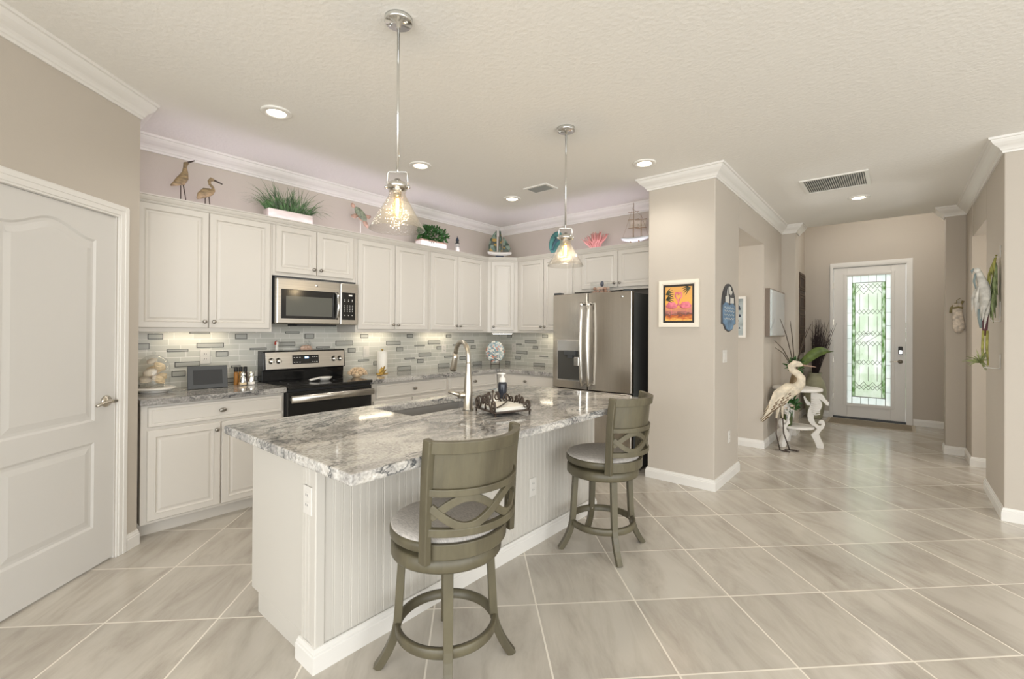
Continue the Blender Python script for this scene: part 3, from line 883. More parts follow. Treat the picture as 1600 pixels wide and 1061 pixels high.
# ------------------------------------------------------------------ range
ry0, ry1 = 1.616, 2.380
RX = -3.690       # front of the oven door
r = thing('kitchen_range', 'freestanding black glass-top range with stainless control panel and oven handle', 'stove', (-4.0, 2.0, 0))
MB().box(-4.285, RX - .03, ry0, ry1, .02, .895).build('range_body', 'blackm', r)
m = MB().box(-4.285, RX + .012, ry0, ry1, .895, .918); m.build('cooktop_glass', 'black', r, bevel=.006)
for cx_, cy_, rr in ((-3.86, 1.80, .10), (-3.86, 2.19, .085), (-4.08, 1.80, .075), (-4.08, 2.19, .105)):
    mb = MB(); mb.lathe([(rr - .003, .9182), (rr, .9184), (rr + .003, .9182)], (cx_, cy_, 0), 40); mb.build('burner_ring', 'grey', r)
m = MB().box(RX - .03, RX, ry0 + .004, ry1 - .004, .20, .872); d = m.build('oven_door', 'black', r, bevel=.006)
MB().box(RX, RX + .002, ry0 + .10, ry1 - .10, .34, .66).build('oven_window', 'grey', d)
m = MB(); m.tube([(RX + .045, ry0 + .012, .818), (RX + .045, ry1 - .012, .818)], [(.030, .016), (.030, .016)], seg=14, up=(0, 0, 1)); m.build('oven_handle', 'steel', d)
for y in (ry0 + .03, ry1 - .03):
    MB().box(RX, RX + .04, y - .012, y + .012, .806, .830).build('handle_bracket', 'steel', d)
MB().box(RX - .03, RX, ry0 + .004, ry1 - .004, .05, .19).build('storage_drawer', 'steel', r, bevel=.004)
BGx = -4.165
BT = lambda p: (BGx + p[1] - (p[2] - 1.02) * .10 * 0, p[0], p[2])
MB().prism([(-4.288, .918), (BGx - .035, .918), (BGx - .030, 1.012), (BGx + .004, 1.018), (BGx - .012, 1.180), (BGx - .03, 1.186), (-4.288, 1.186)], ry0, ry1, T=lambda p: (p[0], p[2], p[1])).build('backguard', 'black', r, bevel=.004)
sl = lambda z: BGx + .006 - (z - 1.018) * .1
BP = lambda p: (sl(p[2]) + p[1], p[0], p[2])
MB().box(ry0 + .018, ry1 - .012, 0, .004, 1.024, 1.174, T=BP).build('control_panel', 'steel', r, bevel=.002)
m = MB().box(1.862, 2.108, .004, .007, 1.062, 1.142, T=BP); dp = m.build('control_display', 'black', r, bevel=.005)
MB().box(1.975, 2.010, .007, .0075, 1.110, 1.126, T=BP).build('clock_digits', mat('lit_clock_digits', (.3, .5, .7, 1), .4, emit=(.35, .6, 1, 1), es=2.5), dp)
mb = MB()
for y in (1.880, 1.905, 1.93, 2.05, 2.07, 2.09):
    for z in (1.078, 1.10, 1.122):
        if z != 1.10:
            mb.box(y - .006, y + .006, .007, .0074, z - .002, z + .002, T=BP)
mb.build('button_marks', 'white', dp)
for y in (1.680, 1.742, 2.258, 2.322):
    mb = MB(); z = 1.098
    KT = lambda p: BP((y + p[0], .004 + p[2], z + p[1]))
    mb.lathe([(.026, 0), (.026, .004), (.021, .008), (.020, .024), (.017, .028), (0, .029)], seg=18, T=KT)
    mb.box(-.004, .004, -.021, .021, .024, .034, T=KT)
    mb.build('control_knob', 'steel_h', r)

# ------------------------------------------------------------------ microwave
my0, my1, mz0, mz1, MX = 1.612, 2.360, 1.412, 1.808, -3.905
r = thing('microwave_oven', 'stainless over-the-range microwave with black window and keypad', 'microwave', (-4.1, 1.985, mz0))
MB().box(-4.285, MX - .045, my0 + .004, my1 - .004, mz0 + .012, mz1 + .016).build('microwave_body', 'grey', r)
m = MB().box(MX - .044, MX, my0, 2.178, mz0 + .01, mz1); d = m.build('microwave_door', 'steel', r, bevel=.012, bseg=3)
MB().box(MX, MX + .003, 1.650, 2.160, 1.468, 1.716).build('door_window', 'black', d, bevel=.002)
MB().box(MX + .003, MX + .004, 1.690, 2.098, 1.492, 1.660).build('window_mesh', mat('grey_window_mesh', (.105, .105, .09, 1), .12), d)
m = MB(); m.tube([(MX + .004, 2.128, 1.475), (MX + .030, 2.138, 1.490), (MX + .042, 2.140, 1.59), (MX + .030, 2.138, 1.692), (MX + .004, 2.128, 1.708)], [.008, .012, .013, .012, .008], seg=10); m.build('door_handle', 'chrome', d)
mb = MB(); mb.lathe([(0, 0), (.012, 0), (.012, .002), (0, .002)], seg=18, T=lambda p: (MX + .0005 + p[2], 1.955 + p[0], 1.762 + p[1])); mb.build('round_badge', 'steel_h', d)
m = MB().box(MX - .044, MX - .001, 2.182, my1, mz0 + .01, mz1); cp_ = m.build('control_side', 'steel', r, bevel=.008)
kp = MB().box(MX - .001, MX + .003, 2.195, 2.330, 1.468, 1.722).build('keypad', 'black', cp_, bevel=.002)
mb = MB()
for row, z in enumerate((1.655, 1.642, 1.600, 1.583, 1.566, 1.549, 1.510)):
    for k in range(3 if row in (0, 1, 6) else 4):
        y = 2.222 + k * (.038 if row in (0, 1, 6) else .026)
        mb.box(MX + .003, MX + .0034, y - .004, y + .004, z - .003, z + .003)
mb.box(MX + .003, MX + .0034, 2.262, 2.298, 1.690, 1.703); mb.build('key_marks', 'white', cp_)
MB().box(-4.12, MX - .03, 1.80, 2.16, mz0 - .006, mz0 + .012).build('grease_vent', 'blackm', r)

# ------------------------------------------------------------------ refrigerator
fx0, fx1, FY = -2.835, -1.925, 4.035
r = thing('refrigerator', 'stainless French door refrigerator with water dispenser and dark grey sides', 'refrigerator', (-2.38, 4.4, 0))
MB().box(fx0 + .004, fx1 - .004, FY + .085, 4.81, .03, 1.758).build('fridge_body', 'dgrey', r, bevel=.004)
RF = frame((0, FY, 0), (1, 0, 0), (0, -1, 0))


def bowed(u0, u1, z0, z1, th, bow, n=10):
    mb = MB(); pts = [(u0, -th)]
    for i in range(n + 1):
        u = u0 + (u1 - u0) * i / n
        uc = (fx0 + fx1) / 2
        pts.append((u, -bow * ((u - uc) / (fx1 - uc)) ** 2))
    pts.append((u1, -th))
    return mb.prism(pts[::-1], z0, z1, T=RF, sm=False)


gap = -2.394
dl = bowed(fx0, gap - .006, .78, 1.766, .08, .022).build('fridge_door', 'steel_f', r, bevel=.006)
dr = bowed(gap + .006, fx1, .78, 1.766, .08, .022).build('fridge_door', 'steel_f', r, bevel=.006)
fd = bowed(fx0, fx1, .06, .772, .08, .022).build('freezer_drawer', 'steel_f', r, bevel=.006)
for u, d in ((gap - .040, dl), (gap + .040, dr)):
    s_ = 1 if u > gap else -1
    mb = MB(); pth = []
    for i in range(11):
        t = i / 10; z = .83 + (1.668 - .83) * t
        bowo = .052 + .024 * sin(pi * t)
        pth.append(RF((u + s_ * .010 * (1 - sin(pi * t)) * 0, bowo, z)))
    pth = [RF((u, .0, .845))] + pth + [RF((u, .0, 1.655))]
    mb.tube(pth, [(.013, .017)] * len(pth), seg=10, up=(0, -1, 0)) if False else mb.tube(pth, .0155, seg=10)
    mb.build('door_handle', 'steel_h', d)
mb = MB().tube([RF((-2.75, .0, .70)), RF((-2.75, .055, .70)), RF((-2.01, .055, .70)), RF((-2.01, .0, .70))], .015, seg=10); mb.build('drawer_handle', 'steel_h', fd)
ds = MB().box(-2.765, -2.468, -.010, .003, .855, 1.288, T=RF).build('water_dispenser', 'steel_h', dl, bevel=.004)
# dispenser recess, screen, spout and paddle
mb = MB().box(-2.752, -2.480, .003, .0045, .872, 1.170, T=RF)
mb.build('dispenser_recess', mat('grey_dispenser_recess', (.10, .098, .09, 1), .25, .6), dl)
MB().box(-2.752, -2.480, .003, .012, 1.172, 1.278, T=RF).build('dispenser_screen', mat('silver_dispenser_screen', (.42, .41, .385, 1), .15, .6), dl, bevel=.003)
mb = MB().box(-2.66, -2.52, .003, .030, 1.125, 1.172, T=RF).box(-2.62, -2.56, .003, .026, 1.095, 1.125, T=RF); mb.build('dispenser_spout', 'grey', dl, bevel=.004)
MB().box(-2.545, -2.490, .004, .018, 1.02, 1.11, T=RF).build('dispenser_paddle', 'steel_h', dl, bevel=.004)
mb = MB(); mb.lathe([(0, 0), (.014, 0), (.014, .002), (0, .003)], seg=20, T=lambda p: RF((-2.022 + p[0], -.014 + p[2], 1.715 + p[1]))); mb.build('round_badge', 'chrome', dr)
for u in (fx0 + .05, fx1 - .05):
    MB().box(u - .04, u + .04, -.10, -.02, 1.766, 1.786, T=RF).build('hinge_cover', 'grey', r, bevel=.004)
for u in (fx0 + .06, fx1 - .06):
    MB().cyl(.018, 0, .03, (u, FY + .14), 10).build('foot', 'blackm', r)

# ------------------------------------------------------------------ island
ix0, ix1, iy0, iy1 = -2.43, -1.78, .905, 3.10
r = thing('kitchen_island', 'white beadboard kitchen island base under the granite top', 'island', (-2.1, 2.0, 0))
mb = MB()
# carcass as panels (open inside for the sink bowl)
mb.box(ix0 - .0195, ix1 - .0265, iy0, iy0 + .02, .092, .872).box(ix0, ix1 - .02, iy1 - .02, iy1, .0, .872)
mb.box(ix0 + .06, ix1 - .02, iy0, iy0 + .02, 0, .092).box(ix0, ix0 + .02, iy0 + .02, iy1 - .02, .11, .872).box(ix0 + .06, ix0 + .075, iy0 + .02, iy1 - .02, 0, .092)
mb.box(ix0, ix1 - .02, iy0 + .02, iy1 - .02, .092, .11)
mb.build('island_body', 'isl', r, bevel=.0015)


def bead(u0, u1, T, z0, z1, pitch=.040):
    """beadboard skin: grooves cut along the height"""
    prof = [(u0, -.018)]
    u = u0; prof.append((u0, 0))
    while u + pitch < u1 - .004:
        g = u + pitch
        prof += [(g - .0065, 0), (g - .005, -.0022), (g - .002, -.0006), (g + .002, -.0006), (g + .005, -.0022), (g + .0065, 0)]
        u = g
    prof += [(u1, 0), (u1, -.018)]
    return MB().prism(prof[::-1], z0, z1, T=T)


IF = frame((ix1, 0, 0), (0, 1, 0), (1, 0, 0)); IE = frame((0, iy0, 0), (1, 0, 0), (0, -1, 0))
bead(iy0 + .026, iy1 - .028, IF, .09, .872).build('beadboard_panel', 'isl', r)
px0 = -1.895
m = bead(px0 + .012, ix1 - .024, lambda p: IE((p[0], p[1] + .012, p[2])), .09, .872, .026); m.box(px0, px0 + .012, 0, .014, .0, .872, T=IE).box(px0 + .012, ix1 - .024, -.006, .0, 0, .872, T=IE)
m.build('end_pilaster', 'isl', r)
m = MB().box(ix1 - .026, ix1 + .006, iy0 - .014, iy0 + .028, 0, .872); m.build('corner_post', 'isl', r, bevel=.005, bseg=3)
m = MB().box(ix1 - .026, ix1 + .006, iy1 - .030, iy1 + .004, 0, .872); m.build('corner_post', 'isl', r, bevel=.005, bseg=3)
mb = MB().sweep(bs, [(px0 - .004, iy0 - .002), (px0 - .004, iy0 - .013), (ix1 + .005, iy0 - .013), (ix1 + .005, iy1 + .003), (ix0 + .08, iy1 + .003)], side=-1); mb.build('island_baseboard', 'trim', r)
# small moulded bracket under the top at the corner
mb = MB(); prof = [(0, .872), (.068, .872), (.066, .862), (.045, .850), (.032, .836), (.014, .828), (.010, .815), (0, .812)]
mb.sweep(prof, [(ix1 - .05, iy0 - .014), (ix1 + .006, iy0 - .014), (ix1 + .006, iy0 + .05)], side=-1) if False else None
mb.sweep([(0, .870), (.020, .870), (.018, .850), (.010, .842), (.008, .830), (0, .826)], [(px0, iy0 - .012), (ix1 + .006, iy0 - .012), (ix1 + .006, iy0 + .03)], side=-1)
mb.build('neck_molding', 'isl', r)
for y0_, y1_ in ((.925, 1.45), (1.46, 1.86), (1.87, 2.27), (2.28, 3.08)):
    door_mesh(-y1_, -y0_, .112, .855, 0, frame((ix0, 0, 0), (0, -1, 0), (-1, 0, 0))).build('cabinet_door', 'isl', r)
m = MB()
# top with a cut-out for the sink
tx0, tx1, ty0, ty1 = -2.452, -1.318, .775, 3.035
sx0, sx1, sy0, sy1 = -2.355, -1.985, 1.530, 2.215
xs = [tx0, sx0, sx1, tx1]; ys = [ty0, sy0, sy1, ty1]
vs = []; fs = []
for z in (.874, ctop):
    for y in ys:
        for x in xs:
            vs.append((x, y, z))
idx = lambda i, j, k: k * 16 + j * 4 + i
for k in (0, 1):
    for j in range(3):
        for i in range(3):
            if (i, j) != (1, 1):
                fs.append((idx(i, j, k), idx(i + 1, j, k), idx(i + 1, j + 1, k), idx(i, j + 1, k)))
for i in range(3):
    fs.append((idx(i, 0, 0), idx(i + 1, 0, 0), idx(i + 1, 0, 1), idx(i, 0, 1))); fs.append((idx(i, 3, 0), idx(i + 1, 3, 0), idx(i + 1, 3, 1), idx(i, 3, 1)))
    fs.append((idx(0, i, 0), idx(0, i + 1, 0), idx(0, i + 1, 1), idx(0, i, 1))); fs.append((idx(3, i, 0), idx(3, i + 1, 0), idx(3, i + 1, 1), idx(3, i, 1)))
for a, b in (((1, 1), (2, 1)), ((2, 1), (2, 2)), ((2, 2), (1, 2)), ((1, 2), (1, 1))):
    fs.append((idx(*a, 0), idx(*b, 0), idx(*b, 1), idx(*a, 1)))
m.add(vs, fs)
tag(m.build('island_countertop', 'granite', bevel=.006), 'polished grey and white swirled granite island top with sink cut-out', 'countertop')
sk = thing('kitchen_sink', 'undermount grey steel sink in the island top', 'sink', ((sx0 + sx1) / 2, (sy0 + sy1) / 2, .66))
m = MB(); g = .006
m.rings([(sx0 - .02, sx1 + .02, sy0 - .02, sy1 + .02, .8735), (sx0 + g * 0 - .002, sx1 + .002, sy0 - .002, sy1 + .002, .8735), (sx0 + .004, sx1 - .004, sy0 + .004, sy1 - .004, .70), (sx0 + .03, sx1 - .03, sy0 + .03, sy1 - .03, .672)], T=lambda p: (p[0], p[2], p[1]))
m.f.pop(); m.m.pop(); m.s.pop()   # no lid
m.build('sink_bowl', 'sinkg', sk)
MB().cyl(.045, .6725, .676, (-2.17, 1.87), 24).build('drain', 'chrome', sk)
# outlets on the island
plate('white outlet on the beaded front of the island', frame((ix1, 0, 0), (0, 1, 0), (1, 0, 0)), 2.327, .375, 'outlet', .0005)
plate('white outlet on the end of the island nearest the camera', frame((0, iy0 - .012, 0), (1, 0, 0), (0, -1, 0)), -1.838, .675, 'outlet', .0005)

# faucet
fc = thing('kitchen_faucet', 'brushed nickel gooseneck pull-down faucet beside the island sink', 'faucet', (-1.905, 1.868, ctop))
mb = MB().lathe([(0, 0), (.032, 0), (.032, .006), (.027, .012), (.026, .10), (.0225, .17), (.0165, .22), (.0145, .27)], (-1.905, 1.868, ctop), 20); mb.build('faucet_body', 'nickel', fc)
dirs = Vector((-.95, .30, 0)).normalized()
pth = []; bz = ctop + .255
rr = .088
for z in (0, .025):
    pth.append(Vector((-1.905, 1.868, bz + z)))
for i in range(1, 15):
    a = pi - (pi * .93) * i / 14
    pth.append(Vector((-1.905, 1.868, bz + .045)) + dirs * (rr + rr * cos(a)) + Vector((0, 0, rr * 1.05 * sin(a))))
MB().tube(pth, .0135, seg=12).build('spout_neck', 'nickel', fc)
e = pth[-1]; dd = (pth[-1] - pth[-2]).normalized()
MB().tube([e, e + dd * .03, e + dd * .10, e + dd * .115], [.0135, .017, .021, .019], seg=14).build('spray_head', 'nickel', fc)
mb = MB(); hb = Vector((-1.905, 1.868, ctop + .085)); hd = Vector((-.62, -.78, 0)).normalized()
mb.tube([hb, hb + hd * .055], [.020, .019], seg=12); mb.tube([hb + hd * .05, hb + hd * .065 + Vector((0, 0, .008)), hb + hd * .115 + Vector((0, 0, .022))], [.016, .013, .008], seg=10); mb.build('faucet_lever', 'nickel', fc)

# ------------------------------------------------------------------ counter stools
def make_stool(label):
    st = thing('counter_stool', label, 'stool', (0, 0, 0), 'grey wooden counter stools at the island')
    arc = lambda R_, c, a0, a1, n: [(c[0] + R_ * cos(a0 + (a1 - a0) * i / n), c[1] + R_ * sin(a0 + (a1 - a0) * i / n)) for i in range(n + 1)]
    MB().lathe([(0, .622), (.12, .620), (.19, .612), (.221, .601), (.227, .592), (.222, .586), (0, .586)], seg=48).build('seat_cushion', 'fabric', st)
    MB().lathe([(0, .548), (.222, .548), (.231, .555), (.232, .582), (.226, .590), (0, .590)], seg=48).build('seat_ring', 'stoolw', st)
    MB().lathe([(0, .522), (.15, .522), (.15, .55), (0, .55)], seg=30).build('swivel_plate', 'blackm', st)
    # back: stiles and curved rails; +x is the back
    xs_, hw_, sag = .148, .217, .122
    R_ = (hw_ ** 2 + sag ** 2) / (2 * sag); xc = xs_ + sag - R_; am = math.asin(hw_ / R_)
    lean = lambda z: .018 * max(0, (z - .53)) / .45 + .008 * max(0, z - .8) ** 2 / .0225
    for sgn in (-1, 1):
        y = sgn * hw_
        mb = MB(); pth = []
        for i in range(11):
            z = .530 + (.984 - .530) * i / 10
            pth.append((xs_ + lean(z), y * (1 + .012 * i / 10), z))
        mb.tube(pth, [(.014, .021)] * 11, square=True, up=(0, 1, 0))
        mb.build('back_post', 'stoolw', st, bevel=.004)

    def rail(z0, z1, th, name, off=0, wave=0):
        mb = MB(); n = 22
        vs = []
        for i in range(n + 1):
            a = -am * .955 + 2 * am * .955 * i / n
            for z, rr in ((z0, R_ - th / 2 + off), (z0, R_ + th / 2 + off), (z1, R_ + th / 2 + off), (z1, R_ - th / 2 + off)):
                vs.append((xc + rr * cos(a) + lean(z), rr * sin(a), z))
        fs = [(0, 1, 2, 3), tuple(4 * n + k for k in (3, 2, 1, 0))]
        for i in range(n):
            for k in range(4):
                l = (k + 1) % 4
                fs.append((4 * i + k, 4 * i + l, 4 * i + 4 + l, 4 * i + 4 + k))
        mb.add(vs, fs, 0, False)
        mb.build(name, 'stoolw', st, bevel=.003)
    rail(.934, .980, .030, 'top_rail'); rail(.805, .936, .010, 'back_panel', -.004); rail(.780, .807, .028, 'cross_rail'); rail(.634, .664, .026, 'cross_rail')
    # wide apron hugging the seat
    mb = MB(); n = 24; vs = []
    for i in range(n + 1):
        a = -1.0 + 2.0 * i / n
        for z, rr in ((.536, .2325), (.536, .247), (.594, .249), (.594, .2335)):
            vs.append((rr * cos(a), rr * sin(a), z))
    fs = [(0, 1, 2, 3), tuple(4 * n + k for k in (3, 2, 1, 0))] + [(4 * i + k, 4 * i + (k + 1) % 4, 4 * i + 4 + (k + 1) % 4, 4 * i + 4 + k) for i in range(n) for k in range(4)]
    mb.add(vs, fs); mb.build('seat_apron', 'stoolw', st, bevel=.003)
    # two crossing ribbons of the loop
    for sgn in (-1, 1):
        mb = MB(); pth = []; n = 40
        zc, ha = .720, .052
        for i in range(n + 1):
            t = -1 + 2 * i / n
            a = am * .93 * t
            z = zc + sgn * ha * sin(pi * 1.12 * t) * (1.0 if abs(t) < 2 else 1)
            rr = R_ + (.002 if sgn > 0 else -.002)
            pth.append((xc + rr * cos(a) + lean(z), rr * sin(a), z))
        # flat ribbon: thin radially, tall along the in-plane normal
        vs = []; P = [Vector(p) for p in pth]
        for i, p in enumerate(P):
            t = (P[min(i + 1, n)] - P[max(i - 1, 0)]).normalized()
            rad = Vector((p.x - xc, p.y, 0)).normalized(); w_ = t.cross(rad).normalized()
            for a_, b_ in ((-1, -1), (1, -1), (1, 1), (-1, 1)):
                vs.append(p + rad * .008 * a_ + w_ * .0145 * b_)
        fs = [(0, 1, 2, 3), tuple(4 * n + k for k in (3, 2, 1, 0))] + [(4 * i + k, 4 * i + (k + 1) % 4, 4 * i + 4 + (k + 1) % 4, 4 * i + 4 + k) for i in range(n) for k in range(4)]
        mb.add(vs, fs); mb.build('loop_ribbon', 'stoolw', st, bevel=.002)
    return st


def stool_base(st, rot):
    """base keeps its own turn: ring, legs, footrest"""
    MB().lathe([(0, .530), (.216, .530), (.226, .524), (.227, .482), (.222, .474), (.19, .474), (.19, .49), (0, .49)], seg=48).build('base_ring', 'stoolw', st)
    for k in range(4):
        a = rot + k * pi / 2; ca, sa = cos(a), sin(a)
        pth = []; wd = []
        for i in range(15):
            t = i / 14; z = .49 * (1 - t)
            rr = .180 + .018 * min(1, (.47 - z) / .30) + .082 * max(0, (.20 - z) / .20) ** 1.9
            pth.append((rr * ca, rr * sa, z)); wd.append((.0195 - .003 * t, .016 + .001 * t))
        mb = MB(); mb.tube(pth, wd, square=True, up=(-sa, ca, 0)); mb.build('leg', 'stoolw', st, bevel=.003)
    mb = MB(); mb.lathe([(.188, .148), (.206, .148), (.208, .152), (.208, .183), (.205, .186), (.188, .186), (.188, .148)], seg=56); mb.build('foot_ring', 'stoolw', st, bevel=0)
    for k in range(4):
        a = rot + k * pi / 2
        mb = MB(); mb.ell((.187 * cos(a), .187 * sin(a), .168), (.006, .006, .006), seg=8, rings=6); mb.build('screw_head', 'nickel', st)


def place_stool(label, loc, brot, srot):
    st = make_stool(label); stool_base(st, brot - srot)
    st.location = loc; st.rotation_euler = (0, 0, srot)
    return st


place_stool('grey wooden swivel stool in front, with its back to the camera', (-1.428, 1.282, 0), radians(50), radians(-4))
place_stool('grey wooden swivel stool farther away, near the refrigerator', (-1.440, 2.622, 0), radians(50), radians(2))

# ------------------------------------------------------------------ ceiling fixtures
cans = [(-3.143, 1.289, 'round recessed ceiling light nearest the pantry wall'), (-3.175, 2.514, 'round recessed ceiling light between the pendants and the range wall'),
        (-3.196, 3.781, 'round recessed ceiling light nearest the kitchen corner'), (-1.646, 3.70, 'round recessed ceiling light in front of the refrigerator'),
        (-.306, 6.072, 'round recessed ceiling light in the hall near the front door')]
for x, y, lb in cans:
    r = thing('recessed_light', lb, 'light', (x, y, CZ - .02), 'recessed ceiling lights')
    MB().lathe([(.094, CZ - .0002), (.096, CZ - .006), (.090, CZ - .010), (.062, CZ - .012), (.058, CZ - .006), (.058, CZ - .0002)], (x, y, 0), 40).build('trim_ring', 'white', r)
    MB().lathe([(0, CZ - .007), (.058, CZ - .007), (.058, CZ - .004), (0, CZ - .004)], (x, y, 0), 32).build('lens', 'canlens', r)
    l = lamp('downlight', 'SPOT', (x, y, CZ - .03), CAN_POWER, (1, .96, .90), spot_size=radians(140), spot_blend=.8, shadow_soft_size=.07)
    l.parent = r; l.location = (0, 0, -.01)

for x, y, lb in ((-1.764, 1.264, 'seeded glass cone pendant lamp hanging nearest the camera'), (-1.795, 2.715, 'seeded glass cone pendant lamp hanging nearer the refrigerator')):
    r = thing('pendant_lamp', lb, 'lamp', (x, y, 1.84), 'glass pendant lamps over the island')
    MB().lathe([(0, CZ - .0005), (.064, CZ - .0005), (.064, CZ - .020), (.060, CZ - .024), (.012, CZ - .024), (.010, CZ - .045), (0, CZ - .045)], (x, y, 0), 36).build('canopy', 'chrome', r)
    for s_ in (-1, 1):
        mb = MB(); mb.ell((x + .04 * s_, y + .018 * s_, CZ - .026), (.005, .005, .004), seg=8, rings=6); mb.build('canopy_screw', 'chrome', r)
    MB().tube([(x, y, CZ - .03), (x, y, 2.105)], [.0062, .0062], seg=10).build('stem', 'chrome', r)
    # open yoke, collar, socket
    mb = MB(); ca = Vector((.76, .65, 0))
    c0 = Vector((x, y, 0))
    mb.tube([c0 + ca * -.047 + Vector((0, 0, 2.035)), c0 + ca * -.047 + Vector((0, 0, 2.100)), c0 + ca * -.040 + Vector((0, 0, 2.108)), c0 + ca * .040 + Vector((0, 0, 2.108)), c0 + ca * .047 + Vector((0, 0, 2.100)), c0 + ca * .047 + Vector((0, 0, 2.035))], .0042, seg=8)
    mb.build('yoke', 'steel_h', r)
    MB().lathe([(.034, 2.028), (.046, 2.030), (.047, 2.046), (.040, 2.056), (.020, 2.062), (.012, 2.075), (0, 2.076)], (x, y, 0), 28).build('collar', 'steel_h', r)
    for s_ in (-1, 1):
        q = c0 + ca * .052 * s_
        mb = MB(); mb.ell((q.x, q.y, 2.038), (.009, .009, .009), seg=10, rings=7); mb.build('thumb_screw', 'steel_h', r)
    MB().lathe([(0, 1.995), (.018, 1.995), (.019, 2.03), (.024, 2.04), (0, 2.04)], (x, y, 0), 20).build('socket', 'steel_h', r)
    prof = [(.036, 2.030), (.040, 2.020), (.036, 2.004), (.045, 1.985), (.090, 1.905), (.126, 1.842), (.127, 1.839), (.1235, 1.840), (.0875, 1.905), (.043, 1.983), (.034, 2.004), (.036, 2.018), (.033, 2.029)]
    MB().lathe(prof, (x, y, 0), 48).build('glass_shade', 'seeded', r)
    MB().lathe([(0, 1.89), (.012, 1.893), (.020, 1.91), (.022, 1.935), (.017, 1.968), (.012, 1.995)], (x, y, 0), 20).build('bulb', 'amber', r)
    mb = MB(); mb.tube([(x + .005, y, 1.985), (x + .007, y, 1.95), (x + .005, y, 1.912), (x, y, 1.905), (x - .005, y, 1.912), (x - .007, y, 1.95), (x - .005, y, 1.985)], .0036, seg=6)
    mb.build('filament', 'bulb', r)
    l = lamp('pendant_glow', 'POINT', (0, 0, 0), PEND_POWER, (1, .78, .48), shadow_soft_size=.02); l.parent = r; l.location = (0, 0, .03)

r = thing('ceiling_vent', 'large white return air vent with many slats in the hall ceiling', 'vent', (-.45, 5.33, CZ - .02))
vx0, vx1, vy0, vy1 = -.712, -.190, 5.075, 5.585
mb = MB(); z0, z1 = CZ - .012, CZ - .0005
mb.box(vx0, vx1, vy0, vy0 + .03, z0, z1).box(vx0, vx1, vy1 - .03, vy1, z0, z1).box(vx0, vx0 + .03, vy0 + .03, vy1 - .03, z0, z1).box(vx1 - .03, vx1, vy0 + .03, vy1 - .03, z0, z1)
mb.build('vent_frame', 'white', r, bevel=.003)
MB().box(vx0 + .03, vx1 - .03, vy0 + .03, vy1 - .03, CZ - .0015, CZ - .0005).build('vent_backing', 'grey', r)
for i in range(27):
    x = vx0 + .042 + i * (vx1 - vx0 - .084) / 26
    MB().add([(x - .004, vy0 + .03, CZ - .003), (x + .004, vy0 + .03, CZ - .011), (x + .0055, vy0 + .03, CZ - .0105), (x - .0025, vy0 + .03, CZ - .0025),
              (x - .004, vy1 - .03, CZ - .003), (x + .004, vy1 - .03, CZ - .011), (x + .0055, vy1 - .03, CZ - .0105), (x - .0025, vy1 - .03, CZ - .0025)],
             [(0, 1, 2, 3), (7, 6, 5, 4), (0, 1, 5, 4), (1, 2, 6, 5), (2, 3, 7, 6), (3, 0, 4, 7)]).build('slat', 'white', r)
r = thing('ceiling_vent', 'small white supply vent in the kitchen ceiling near the corner', 'vent', (-2.74, 3.69, CZ - .02))
mb = MB(); a0, a1, b0, b1 = -2.885, -2.60, 3.585, 3.795
mb.box(a0, a1, b0, b0 + .03, z0, z1).box(a0, a1, b1 - .03, b1, z0, z1).box(a0, a0 + .03, b0 + .03, b1 - .03, z0, z1).box(a1 - .03, a1, b0 + .03, b1 - .03, z0, z1)
mb.build('vent_frame', 'white', r, bevel=.003)
MB().box(a0 + .03, a1 - .03, b0 + .03, b1 - .03, CZ - .0015, CZ - .0005).build('vent_backing', 'grey', r)
for i in range(9):
    y = b0 + .042 + i * (b1 - b0 - .084) / 8
    MB().box(a0 + .03, a1 - .03, y - .006, y + .004, CZ - .011, CZ - .004).build('slat', 'ventg', r)

# ------------------------------------------------------------------ things on the counters
def ellr(mb, c, r, rx=0, ry=0, rz=0, **k):
    mb.ell(c, r, Euler((rx, ry, rz)), **k); return mb


M_['shell'] = mat('cream_sea_shell', (.72, .58, .38, 1), .5, var=.35, vscale=30, stretch=(1, 1, 6))
M_['shell2'] = mat('pale_sea_shell', (.78, .70, .58, 1), .5, var=.2, vscale=25)
cl = thing('glass_cloche', 'clear glass dome on a white cake plate at the pantry end of the counter', 'cloche', (-4.125, .845, ctop))
cx_, cy_ = -4.105, .845
MB().lathe([(0, .0), (.08, 0), (.085, .008), (.06, .014), (.125, .022), (.132, .032), (.128, .036), (0, .034)], (cx_, cy_, ctop), 40).build('cake_plate', 'porc', cl)
MB().lathe([(.096, .036), (.097, .12), (.094, .19), (.078, .235), (.045, .262), (.012, .272), (0, .273)], (cx_, cy_, ctop), 36).build('glass_dome', 'clear', cl)
mb = MB(); mb.ell((cx_, cy_, ctop + .285), (.013, .013, .013), seg=12, rings=8); mb.build('dome_knob', 'clear', cl)
sh = [(a_, b_, z_, r_ * 1.12, q_) for a_, b_, z_, r_, q_ in [(-.03, -.035, .075, .040, .9), (.035, .02, .072, .042, 2.2), (-.02, .04, .085, .038, 3.9), (.03, -.03, .125, .040, .3), (-.03, .01, .140, .042, 1.5), (.02, .03, .165, .036, 2.9), (-.005, -.01, .205, .030, .7)]]
words = ['lowest at the front', 'lowest toward the camera', 'lowest against the tile', 'middle layer front', 'middle layer against the tile', 'upper layer', 'topmost of the pile']
